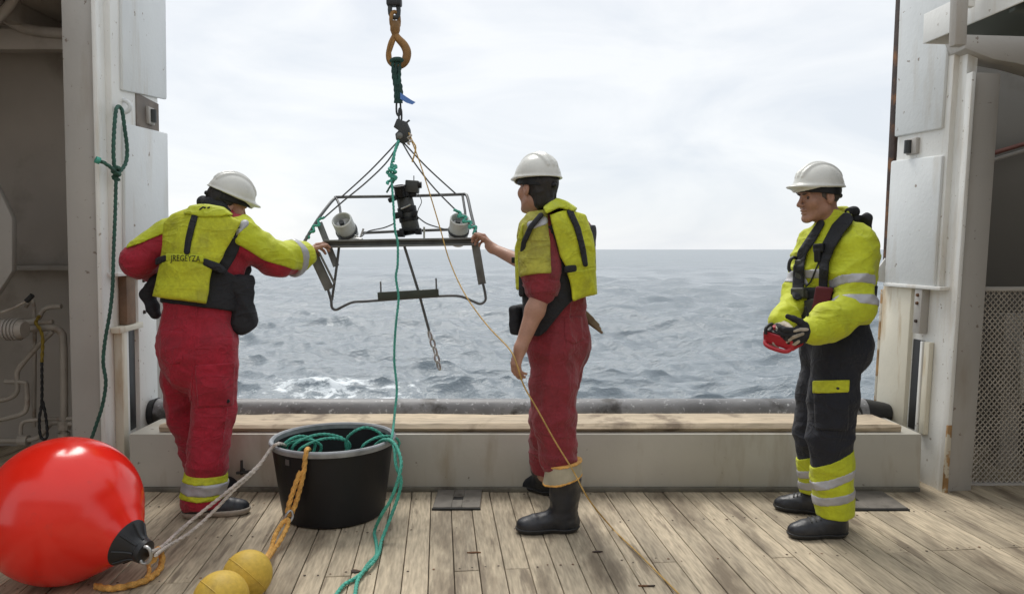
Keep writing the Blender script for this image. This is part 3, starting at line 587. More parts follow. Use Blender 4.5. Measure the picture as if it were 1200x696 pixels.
# platform overhead
pf = thing('upper_platform', 'white steel upper platform overhanging at top right with a grey post', 'platform', (3, 4, 2.5))
e0 = at(1081, 52, 4.0); n_ = DN
def plat(name, t0, t1, n0, n1, z0, z1, m, bev=.005):
    P = []
    for z in (z0, z1):
        for t, n in ((t0, n0), (t1, n0), (t1, n1), (t0, n1)):
            p = np.array([e0[0], e0[1], 0]) + DV * t + DN * n; p[2] = z; P.append(p)
    b = MB(); b.hexa(P); return b.build(name, m, pf, bevel=bev)
ze = e0[2]
plat('edge_plate', -2.6, 0, 0, .012, ze, ze + .155, M['white_paint'])
plat('end_plate', -.012, .0, .013, .22, ze, ze + .10, M['white_paint'])
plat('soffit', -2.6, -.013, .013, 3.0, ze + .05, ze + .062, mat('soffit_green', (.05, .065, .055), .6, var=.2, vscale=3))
plat('deck_plate', -2.6, -.014, .013, 3.0, ze + .10, ze + .15, M['grey_shade_paint'])
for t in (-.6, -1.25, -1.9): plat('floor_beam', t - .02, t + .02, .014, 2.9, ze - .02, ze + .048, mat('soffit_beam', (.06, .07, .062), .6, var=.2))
po = at(1124, 30, 3.60); zpb = at(1124, 54, 3.60)[2]
bx('post', (po[0] - .028, po[1] - .02, zpb), (po[0] + .028, po[1] + .035, 3.6), M['grey_shade_paint'], pf)
bx('post_bracket', (po[0] + .03, po[1] - .015, at(1134, 9, 3.6)[2]), (po[0] + .065, po[1] + .02, 3.4), M['white_paint'], pf)
b = MB(); b.lathe([(0, -.02), (.03, -.02), (.03, .02), (0, .02)], at(1146, -2, 3.7), (0, -1, 0), 12); b.build('lamp_fitting', M['black_rubber'], pf)
# haunched beam from the column to the right under the platform
zb0 = at(1165, 62, 4.25)[2]
prof = [at(x, y, 4.25) for x, y in ((1131, 57), (1131, 54), (1125, 40), (1500, 40), (1500, 96), (1290, 94), (1225, 84), (1190, 74), (1165, 70))]
b = MB(); b.prism(prof, (0, .16, 0)); b.build('haunched_beam', M['grey_shade_paint'], pf, bevel=.005)

# ---- unseen wall and roof added to cut light from behind the camera
dh = thing('light_block', 'unseen wall and roof added behind the camera to block light', 'light_block', (0, -2.3, 0))
bx('light_block_wall', (-6.0, -2.4, -.05), (6.0, -2.3, 3.4), M['dim_paint'], dh)
bx('roof', (-6.0, -5, 3.41), (6.0, -2.0, 3.5), M['dim_paint'], dh)  # unseen roof, added with the wall to block light
# ================================================================== smooth solid modelling on a grid (bodies, clothes)
def smin(a, b, k):
    if k <= 0: return np.minimum(a, b)
    h = np.maximum(k - np.abs(a - b), 0) / k
    return np.minimum(a, b) - h * h * k * .25
def vnoise(P, scale, seed):                             # smooth value noise, P (...,3)
    r = np.random.default_rng(seed); T = r.uniform(-1, 1, (32, 32, 32)).astype(np.float32)
    q = P * scale + seed * 3.7; i = np.floor(q).astype(int); f = (q - i).astype(np.float32); f = f * f * (3 - 2 * f); i &= 31; j = (i + 1) & 31
    x0, y0, z0 = i[..., 0], i[..., 1], i[..., 2]; x1, y1, z1 = j[..., 0], j[..., 1], j[..., 2]; fx, fy, fz = f[..., 0], f[..., 1], f[..., 2]
    a = T[x0, y0, z0] * (1 - fx) + T[x1, y0, z0] * fx; b = T[x0, y1, z0] * (1 - fx) + T[x1, y1, z0] * fx
    c = T[x0, y0, z1] * (1 - fx) + T[x1, y0, z1] * fx; d = T[x0, y1, z1] * (1 - fx) + T[x1, y1, z1] * fx
    return (a * (1 - fy) + b * fy) * (1 - fz) + (c * (1 - fy) + d * fy) * fz
class G:
    """a block of space; F is the signed distance on its grid."""
    def __init__(s, lo, hi, h):
        s.lo = np.asarray(lo, float); s.h = h; s.n = (np.ceil((np.asarray(hi) - s.lo) / h)).astype(int) + 1
        s.ax = [s.lo[i] + h * np.arange(s.n[i]) for i in range(3)]; s.F = np.full(s.n, .5, np.float32)
    def like(s, F=None):
        g = G.__new__(G); g.lo, g.h, g.n, g.ax = s.lo, s.h, s.n, s.ax; g.F = s.F.copy() if F is None else F.astype(np.float32); return g
    def sub(s, lo, hi):
        i0 = np.clip(np.floor((np.asarray(lo) - s.lo) / s.h).astype(int), 0, s.n); i1 = np.clip(np.ceil((np.asarray(hi) - s.lo) / s.h).astype(int) + 1, 0, s.n)
        return tuple(slice(a, b) for a, b in zip(i0, i1))
    def pts(s, sl=None):
        ax = s.ax if sl is None else [a[q] for a, q in zip(s.ax, sl)]
        return np.stack(np.meshgrid(*ax, indexing='ij'), -1)
    def put(s, lo, hi, fn, k=0., mode='u'):
        m = .06 + k; sl = s.sub(np.asarray(lo) - m, np.asarray(hi) + m)
        if min(q.stop - q.start for q in sl) <= 0: return s
        d = fn(s.pts(sl)).astype(np.float32)
        if mode == 'u': s.F[sl] = smin(s.F[sl], d, k)
        else: s.F[sl] = -smin(-s.F[sl], d, k)
        return s
    def cap(s, a, b, ra, rb=None, k=.02, flat=None, mode='u'):           # tapered limb; flat = (axis, factor)
        a = np.asarray(a, float); b = np.asarray(b, float); rb = ra if rb is None else rb; ba = b - a; L2 = max(np.dot(ba, ba), 1e-9); rm = max(ra, rb)
        def fn(P):
            q = P - a; t = np.clip(q @ ba / L2, 0, 1); q = q - t[..., None] * ba
            if flat is not None:
                e = unit(flat[0]); c = q @ e; q = q + (c * (flat[1] - 1))[..., None] * e
            return np.linalg.norm(q, axis=-1) - (ra + (rb - ra) * t)
        return s.put(np.minimum(a, b) - rm, np.maximum(a, b) + rm, fn, k, mode)
    def chain(s, pts, rs, k=.02, **kw):
        for i in range(len(pts) - 1): s.cap(pts[i], pts[i + 1], rs[i], rs[i + 1], k, **kw)
        return s
    def ell(s, c, r, A=np.eye(3), k=.02, mode='u'):                      # A rows = axes
        c = np.asarray(c, float); r = np.asarray(r, float); A = np.asarray(A); rm = r.max()
        def fn(P):
            q = (P - c) @ A.T; k0 = np.linalg.norm(q / r, axis=-1); k1 = np.linalg.norm(q / r ** 2, axis=-1); return k0 * (k0 - 1) / np.maximum(k1, 1e-6)
        return s.put(c - rm, c + rm, fn, k, mode)
    def rbox(s, c, hs, A=np.eye(3), r=.01, k=.0, mode='u'):
        c = np.asarray(c, float); hs = np.asarray(hs, float); A = np.asarray(A); rm = np.linalg.norm(hs)
        def fn(P):
            q = np.abs((P - c) @ A.T) - (hs - r); return np.linalg.norm(np.maximum(q, 0), axis=-1) + np.minimum(q.max(-1), 0) - r
        return s.put(c - rm, c + rm, fn, k, mode)
    def plane(s, p, n, k=0.):                                            # keep the side n points away from
        d = ((s.pts() - np.asarray(p)) @ unit(n)).astype(np.float32); s.F = -smin(-s.F, -d, k); return s
    def both(s, F, k=0.): s.F = -smin(-s.F, -F.astype(np.float32), k); return s
    def sample(s, P):
        q = (np.asarray(P) - s.lo) / s.h; i = np.clip(np.floor(q).astype(int), 0, s.n - 2); f = np.clip(q - i, 0, 1); o = 0
        for dx in (0, 1):
            for dy in (0, 1):
                for dz in (0, 1):
                    o = o + s.F[i[..., 0] + dx, i[..., 1] + dy, i[..., 2] + dz] * (f[..., 0] if dx else 1 - f[..., 0]) * (f[..., 1] if dy else 1 - f[..., 1]) * (f[..., 2] if dz else 1 - f[..., 2])
        return o
    def wrinkle(s, items, seed=1):
        """items: (amp, scale vector); displacement only near the surface."""
        m = np.abs(s.F) < .05; idx = np.argwhere(m); P = s.lo + idx * s.h; d = 0
        for j, it in enumerate(items):
            amp, e, sc_ = it[:3]; E = np.asarray(e); w_ = vnoise(P, 7., seed + 31 + j)[:, None] * .018
            n = vnoise((P + w_) @ E.T * np.asarray(sc_), 1., seed + j); d = d + (amp if len(it) < 4 else amp * it[3](P)) * (1.1 - 2.2 * np.abs(n) ** .75)
        s.F[m] -= d.astype(np.float32) - .0; return s
    def mesh(s, smooth=2):
        F = s.F; nx, ny, nz = F.shape; S = F < 0
        c = np.zeros((nx - 1, ny - 1, nz - 1), np.uint8)
        for dx in (0, 1):
            for dy in (0, 1):
                for dz in (0, 1): c += S[dx:nx - 1 + dx, dy:ny - 1 + dy, dz:nz - 1 + dz]
        act = (c > 0) & (c < 8); cells = np.argwhere(act); N = len(cells)
        if N == 0: raise ValueError('empty solid')
        vid = np.full(act.shape, -1, np.int32); vid[act] = np.arange(N)
        acc = np.zeros((N, 3)); cnt = np.zeros(N)
        for d in range(3):
            for u in (0, 1):
                for v in (0, 1):
                    o = np.zeros(3, int); a, b = [q for q in range(3) if q != d]; o[a] = u; o[b] = v
                    p = cells + o; q = p.copy(); q[:, d] += 1
                    fa = F[p[:, 0], p[:, 1], p[:, 2]]; fb = F[q[:, 0], q[:, 1], q[:, 2]]; x = (fa < 0) != (fb < 0)
                    t = np.where(x, fa / np.where(x, fa - fb, 1), 0); pos = p.astype(float); pos[:, d] += t
                    acc += pos * x[:, None]; cnt += x
        V = s.lo + s.h * acc / cnt[:, None]; Q = []
        for d in range(3):
            a, b = [q for q in range(3) if q != d]
            s0 = [slice(None)] * 3; s1 = [slice(None)] * 3; s0[d] = slice(0, -1); s1[d] = slice(1, None)
            x = S[tuple(s0)] != S[tuple(s1)]; inside = S[tuple(s0)]
            e = np.argwhere(x); e = e[(e[:, a] > 0) & (e[:, b] > 0) & (e[:, a] < F.shape[a] - 1) & (e[:, b] < F.shape[b] - 1)]
            def g(da, db): p = e.copy(); p[:, a] += da; p[:, b] += db; return vid[p[:, 0], p[:, 1], p[:, 2]]
            q = np.stack([g(-1, -1), g(0, -1), g(0, 0), g(-1, 0)], -1); fl = inside[e[:, 0], e[:, 1], e[:, 2]]
            if d == 1: fl = ~fl
            q[~fl] = q[~fl][:, ::-1]; Q.append(q)
        Q = np.vstack(Q); Q = Q[(Q >= 0).all(1)]
        for _ in range(smooth):                                          # light smoothing
            A = np.zeros_like(V); C = np.zeros(len(V))
            for i in range(4):
                j = (i + 1) % 4
                np.add.at(A, Q[:, i], V[Q[:, j]]); np.add.at(A, Q[:, j], V[Q[:, i]]); np.add.at(C, Q[:, i], 1); np.add.at(C, Q[:, j], 1)
            V = V * .5 + .5 * A / np.maximum(C, 1)[:, None]
        return V, Q
    def obj(s, name, m, parent=None, smooth=1, label=None):
        try: V, Q = s.mesh(smooth)
        except ValueError: print('EMPTY SOLID', name, parent); return parent
        b = base_of(parent)
        if parent is not None and parent.parent is not None: b = b + base_of(parent.parent)
        o = mesh_obj(name, V, Q.astype(np.int32), m, parent, base=b)
        if label: o['label'] = label
        return o
def frame(up, fwd):                                                      # rows: right, forward, up
    up = unit(up); f = np.asarray(fwd, float); f = unit(f - up * np.dot(f, up)); r = np.cross(f, up); return np.array([r, f, up])

# ------------------------------------------------------------------ anatomy
def add_torso(g, pel, A, L_=.66, e=0., sw=.17, k=.05, sh=.86):
    P = lambda u, v, w_: pel + A[0] * u + A[1] * v + A[2] * w_ * L_
    g.ell(P(0, .0, .0), (.172 + e, .128 + e, .16 + e), A, k); g.ell(P(0, .0, .30), (.152 + e, .112 + e, .20 + e), A, k); g.ell(P(0, -.005, .64), (.172 + e, .122 + e, .21 + e), A, k)
    g.cap(P(-sw + .03, -.01, sh), P(sw - .03, -.01, sh), .062 + e, None, k); g.cap(P(0, -.01, sh), P(0, 0, 1.02), .07 + e * .5, .058 + e * .5, k)
def add_head(g, c, A, s=1., neck=None):
    P = lambda x, y, z: c + (A[0] * x + A[1] * y + A[2] * z) * s
    g.ell(P(0, -.015, .035), (.076 * s, .098 * s, .088 * s), A, .02); g.ell(P(0, .03, -.035), (.060 * s, .062 * s, .078 * s), A, .03)
    for q in (-1, 1):
        g.cap(P(q * .050, -.005, -.055), P(q * .018, .072, -.098), .016 * s, .014 * s, .03)
        g.ell(P(q * .040, .062, -.02), (.026 * s, .022 * s, .026 * s), A, .025)
    g.ell(P(0, .076, -.098), (.022 * s, .016 * s, .017 * s), A, .02)
    g.cap(P(-.036, .083, .030), P(.036, .083, .030), .010 * s, None, .018)
    for q in (-1, 1): g.ell(P(q * .032, .098, .006), (.018 * s, .016 * s, .012 * s), A, .012, 's')
    g.cap(P(0, .090, .014), P(0, .114, -.026), .0075 * s, .0115 * s, .010)
    for q in (-1, 1): g.ell(P(q * .011, .103, -.031), (.009 * s, .011 * s, .008 * s), A, .006)
    g.ell(P(0, .0915, -.056), (.023 * s, .011 * s, .0065 * s), A, .006); g.ell(P(0, .0895, -.070), (.020 * s, .011 * s, .007 * s), A, .006)
    g.ell(P(0, .101, -.0632), (.026 * s, .006 * s, .002 * s), A, .004, 's')
    for q in (-1, 1):
        A2 = A
        g.ell(P(q * .079, -.012, -.004), (.010 * s, .021 * s, .034 * s), A2, .008); g.ell(P(q * .089, -.010, .002), (.006 * s, .011 * s, .018 * s), A2, .005, 's')
    if neck is not None: g.cap(P(0, -.025, -.06), neck, .060 * s, .064 * s, .03)
def add_hand(g, wrist, d, pn, side, s=1., curl=(.5, .5, .5, .5), spread=.06, thumb=(.6, .5), e=0., fan=0., th_out=1.0):
    """d: wrist -> knuckles, pn: palm normal (towards the palm side), side: +1 thumb on cross(d, pn) side."""
    d = unit(d); pn = unit(np.asarray(pn) - d * np.dot(pn, d)); lat = np.cross(d, pn) * side        # towards the thumb
    W = np.asarray(wrist, float)
    K = [W + d * (.088 - abs(i - .8) * .005) * s + lat * (.031 - .0205 * i) * s for i in range(4)]
    for i in range(4): g.cap(W + d * .015 * s + lat * (.014 - .0095 * i) * s, K[i], (.0155 + e) * s, (.0112 + e) * s, .014)
    g.ell(W + d * .03 * s + lat * .026 * s + pn * .008 * s, np.array([.016, .030, .016]) * s + e, np.array([lat, d, pn]), .015)
    lens = [(.040, .025, .019), (.045, .029, .020), (.041, .027, .020), (.032, .020, .018)]; rad = [.0098, .0100, .0095, .0083]
    for i in range(4):
        p = K[i]; ang = 0; dirb = unit(d + lat * (spread * (1.4 - i) ))
        pts = [p]; rs = [rad[i] + .0012]
        for j in range(3):
            ang += curl[i] * (.9, 1.05, .7)[j]; q = dirb * math.cos(ang) + pn * math.sin(ang); p = p + q * lens[i][j] * s; pts.append(p); rs.append(rad[i] * (.97, .92, .82)[j])
        g.chain(pts, [(r_ + e) * s for r_ in rs], .003)
    p = W + d * .022 * s + lat * .026 * s; a = thumb[0]; pts = [p]; dr = unit(d * .75 + lat * .75 * th_out + pn * .35)
    for L_, t in ((.042, 0), (.032, thumb[1]), (.026, thumb[1])):
        a = a; dr = unit(dr + (d * .5 + pn * thumb[0] - lat * .6 * t) * t * .8); p = p + dr * L_ * s; pts.append(p)
    g.chain(pts, [(r_ + e) * s for r_ in (.0145, .0118, .0108, .0088)], .006)
def bounds(*pts, m=.15):
    P = np.array(pts); return P.min(0) - m, P.max(0) + m

# ------------------------------------------------------------------ hard hat, made once and copied (local axes: x right, y forward, z up)
def make_helmet_meshes():
    h = .004; g = G((-.15, -.17, -.08), (.15, .20, .17), h)
    g.ell((0, -.004, .0), (.108, .131, .126), k=0)
    for x, r_ in ((0, .011), (-.030, .007), (.030, .007)):
        pts = [np.array([x, .126 * math.cos(a) - .004, .125 * math.sin(a) * (1 - (x / .108) ** 2) ** .5]) for a in np.linspace(.5, 2.6, 16)]
        for p, q in zip(pts[:-1], pts[1:]): g.cap(p, q, r_, None, .012)
    g.ell((0, .032, .004), (.094, .138, .018), k=.014)                       # peak
    g.ell((0, -.004, .004), (.115, .138, .014), k=.010)                      # brim all round
    P = g.pts(); zc = P[..., 2] - (-.004 - .30 * np.maximum(P[..., 1] - .05, 0) + .05 * np.maximum(-P[..., 1], 0))
    g.both(-zc.astype(np.float32), .005)
    inner = G.like(g, np.full(g.n, .5)); inner.ell((0, -.004, -.006), (.101, .124, .119), k=0)
    g.both(-inner.F, .003)
    shell = g.mesh(2)
    b = G((-.14, -.17, -.07), (.14, .17, .03), h)                            # headband inside
    P = b.pts(); rr = np.sqrt((P[..., 0] / .090) ** 2 + ((P[..., 1] + .004) / .110) ** 2)
    b.F = (np.maximum(np.abs(rr - 1) * .105 - .0045, np.abs(P[..., 2] + .014 - .10 * P[..., 1]) - .020)).astype(np.float32)
    b.cap((0, -.116, -.034), (0, -.128, -.036), .016, .014, .006)
    band = b.mesh(1)
    return shell, band
HELM = make_helmet_meshes(); _hm = {}
def put_helmet(parent, c, A, s=1.):
    res = []
    for nm, (V, Q), m in (('hard_hat', HELM[0], M['helmet_white']), ('headband', HELM[1], M['black_plastic'])):
        if nm not in _hm:
            o = mesh_obj(nm, V, Q.astype(np.int32), m); _hm[nm] = o.data
        else:
            o = bpy.data.objects.new(nm, _hm[nm]); COL.objects.link(o)
        res.append(o)
    o = res[0]; o.parent = parent
    mtx = Matrix(np.vstack([np.c_[np.asarray(A).T * s, np.asarray(c) - base_of(parent)], [0, 0, 0, 1]]).tolist())
    o.matrix_local = mtx; res[1].parent = o
    return o

# ------------------------------------------------------------------ boots and shoes
def boot(parent, heel, toe, ankle, name='boot', m=None, sole_m=None, shaft=None, rs=(.056, .060), low=False, h=.006, wide=1.0, laces=False):
    heel = np.array([heel[0], heel[1], 0.]); toe = np.array([toe[0], toe[1], 0.]); d = unit(toe - heel); L_ = np.linalg.norm(toe - heel); lat = np.array([-d[1], d[0], 0]); A = np.array([lat, d, [0, 0, 1.]])
    top = np.asarray(shaft if shaft is not None else ankle, float)
    lo, hi = bounds(heel, toe, top, m=.09); lo[2] = -.03; g = G(lo, hi, h)
    P = lambda f, z: heel + d * f * L_ + np.array([0, 0, z])
    g.ell(P(.17, .045), (.040 * wide, .055, .050), A, .02); g.ell(P(.74, .034), (.050 * wide, .085, .042), A, .02); g.cap(P(.25, .05), P(.70, .04), .043 * wide, .045 * wide, .03)
    g.cap(P(.30, .075), P(.52, .055), .046, .040, .03)
    g.ell(P(.87, .032), (.045 * wide, .040, .036), A, .02)
    if low: g.cap(P(.24, .05), P(.24, .095), .046, .043, .02)
    else: g.chain([P(.26, .07), (P(.26, .07) * .45 + top * .55), top], [rs[0], rs[0], rs[1]], .03)
    Fz = g.pts()[..., 2]
    g.both((.003 - Fz), .003)
    if not low: g.both(((g.pts() - top) @ unit(top - P(.26, .07))), .006)
    sole = g.like(g.F - .006); sole.both(np.maximum(Fz - (.036 if low else .028), .001 - Fz), .003)
    g.wrinkle([(.0016, np.eye(3), (14, 14, 26)), (.001, np.eye(3), (40, 40, 40))], seed=int(abs(heel[0]) * 100) + 3)
    o = g.obj(name, m or M['boot_black'], parent); s_ = sole.obj('sole', sole_m or M['black_rubber'], o, 0)
    if laces:
        zs = np.arange(.20, .02, -.002)
        for f in (.34, .42, .50, .58, .66):
            b = MB(); pts = []
            for u in np.linspace(-1, 1, 7):
                c = P(f + .012 * u, 0) + lat * .030 * u; q = c + zs[:, None] * np.array([0, 0, 1.]); v = g.sample(q); k = np.argmax(v < 0); pts.append(q[k] + [0, 0, .002])
            b.tube(pts, .0042, 6); b.build('lace', M['lace_grey'], o, smooth=True)
    return o
# ================================================================== PEOPLE
def project(P):
    q = np.asarray(P) - np.array([0, 0, CAMH]); z = q @ _fw
    return 600 + FPX * q[..., 0] / z, 348 - FPX * (q @ _up) / z, z
def poly_sd(x, y, poly):                                # signed distance to a polygon outline (negative inside)
    V = np.asarray(poly, float); n = len(V); d = np.full(x.shape, 1e9); s = np.ones(x.shape)
    for i in range(n):
        a, b = V[i], V[i - 1]; e = b - a; wx, wy = x - a[0], y - a[1]; t = np.clip((wx * e[0] + wy * e[1]) / max(e @ e, 1e-9), 0, 1)
        d = np.minimum(d, (wx - e[0] * t) ** 2 + (wy - e[1] * t) ** 2)
        c1 = y >= a[1]; c2 = y < b[1]; c3 = e[0] * wy > e[1] * wx
        s = np.where((c1 & c2 & c3) | (~c1 & ~c2 & ~c3), -s, s)
    return s * np.sqrt(d)
def line_sd(x, y, pts, wd):
    d = np.full(x.shape, 1e9); P = np.asarray(pts, float); wd = np.broadcast_to(wd, (len(P),))
    for i in range(len(P) - 1):
        a, b = P[i], P[i + 1]; e = b - a; wx, wy = x - a[0], y - a[1]; t = np.clip((wx * e[0] + wy * e[1]) / max(e @ e, 1e-9), 0, 1)
        d = np.minimum(d, np.hypot(wx - e[0] * t, wy - e[1] * t) - (wd[i] + (wd[i + 1] - wd[i]) * t))
    return d
class Wear:
    """a garment solid; patch() sews pieces on it where the photograph shows them."""
    def __init__(s, g, depthmid): s.g = g; s.P = g.pts(); s.px, s.py, s.z = project(s.P); s.mid = np.asarray(depthmid)
    def patch(s, name, m, parent, region, off, side=-1, k=.004, inner=.02, sm=1, base=None, label=None, wr=None):
        """region: ('poly', pts) | ('line', pts, halfwidth px) | array; side -1: camera side of the body, +1 far side, 0 both"""
        x, y = s.px, s.py
        if isinstance(region, tuple):
            q = poly_sd(x, y, region[1]) if region[0] == 'poly' else line_sd(x, y, region[1], region[2])
            q = q * (s.z / FPX)
        else: q = region
        B = s.g.F if base is None else base
        g = s.g.like(np.maximum(B - off, -(B + inner))); g.both(q, k)
        if side: g.both(-side * ((s.P - s.mid) @ unit([s.mid[0] * .15, 1, 0])), 0)
        if wr: g.wrinkle(wr, 77)
        return g.obj(name, m, parent, sm, label)
    def hit(s, px, py, off=0.):
        d = unit(ray(px, py)); o = np.array([0, 0, CAMH]); ts = np.arange(2.6, 5.2, .004); Q = o + ts[:, None] * d
        ok = ((Q > s.g.lo + s.g.h) & (Q < np.array([a[-1] for a in s.g.ax]) - s.g.h)).all(1)
        v = np.where(ok, s.g.sample(Q), 1.) - off; i = np.argmax(v < 0)
        return Q[i] if v[i] < 0 else o + d * (np.dot(s.mid - o, d))
def join_obj(name, parts, m, parent):
    V = []; Q = []; n = 0
    for v, q in parts: V.append(v); Q.append(q + n); n += len(v)
    return mesh_obj(name, np.vstack(V), np.vstack(Q).astype(np.int32), m, parent, base=base_of(parent))
def band_region(P, a, b, t0, t1):
    a = np.asarray(a); b = np.asarray(b); L_ = np.linalg.norm(b - a); t = (P - a) @ (b - a) / L_
    return np.maximum(t0 * L_ - t, t - t1 * L_)
def near_limb(P, a, b, r_):
    a = np.asarray(a); ba = np.asarray(b) - a; q = P - a; t = np.clip(q @ ba / (ba @ ba), -.1, 1.1); return np.linalg.norm(q - t[..., None] * ba, axis=-1) - r_
def text_on(wear, s, p0, p1, hpx, off, name, m, parent, bend=0.):
    cu = bpy.data.curves.new(name, 'FONT'); cu.body = s; cu.size = 1; cu.resolution_u = 2; o = bpy.data.objects.new(name, cu); COL.objects.link(o)
    bpy.context.view_layer.update(); me = bpy.data.meshes.new_from_object(o.evaluated_get(bpy.context.evaluated_depsgraph_get())); bpy.data.objects.remove(o); bpy.data.curves.remove(cu)
    V = np.array([v.co[:2] for v in me.vertices]); F = [tuple(p.vertices) for p in me.polygons]; wmax = V[:, 0].max(); p0 = np.array(p0, float); p1 = np.array(p1, float); e = p1 - p0; nrm = np.array([e[1], -e[0]]) / np.linalg.norm(e)
    W = []
    for a, b in V:
        t = a / wmax; q = p0 + e * t + nrm * (b * hpx / .72 + bend * math.sin(math.pi * t)); W.append(wear.hit(q[0], q[1], off))
    bpy.data.meshes.remove(me)
    return mesh_obj(name, W, F, m, parent, smooth=False, base=base_of(parent.parent) if parent.parent else base_of(parent))
FOLD = lambda ax: np.array([unit(np.cross(ax, [.3, .9, .1])), unit(np.cross(ax, np.cross(ax, [.3, .9, .1]))), unit(ax)])
ZF = FOLD([.15, .05, 1]); ZG = FOLD([.55, .2, 1]); ZH = FOLD([-.6, .3, 1])
def cloth_folds(g, amp=.006, seed=1):
    return g.wrinkle([(amp, ZG, (4, 4, 11)), (amp * .8, ZH, (5, 5, 12)), (amp * .35, ZF, (13, 13, 26))], seed)
def near_z(z0, wd): return lambda P: np.exp(-((P[:, 2] - z0) / wd) ** 2)
TROUSER = lambda a, zk, zh: [(a * .9, ZF, (9, 9, 1.8)), (a * .7, ZG, (3.2, 3.2, 7)), (a * 1.1, ZH, (5, 5, 14), near_z(zk, .13)), (a * 1.2, ZF, (5, 5, 17), near_z(zh, .12)), (a * .45, ZG, (13, 13, 24))]
def coarse_body(pel, A, L_, shs, els, wrs, hips, knees, anks, cutw=None):
    P = np.array([pel, *shs, *els, *wrs, *hips, *knees, *anks]); g = G(P.min(0) - .2, P.max(0) + .16, .011)
    add_torso(g, pel, A, L_, 0.)
    for i in (0, 1):
        g.chain([shs[i], els[i], wrs[i]], [.050, .042, .034], .02); g.chain([hips[i], knees[i], anks[i]], [.080, .056, .042], .03)
    return g.mesh(1)

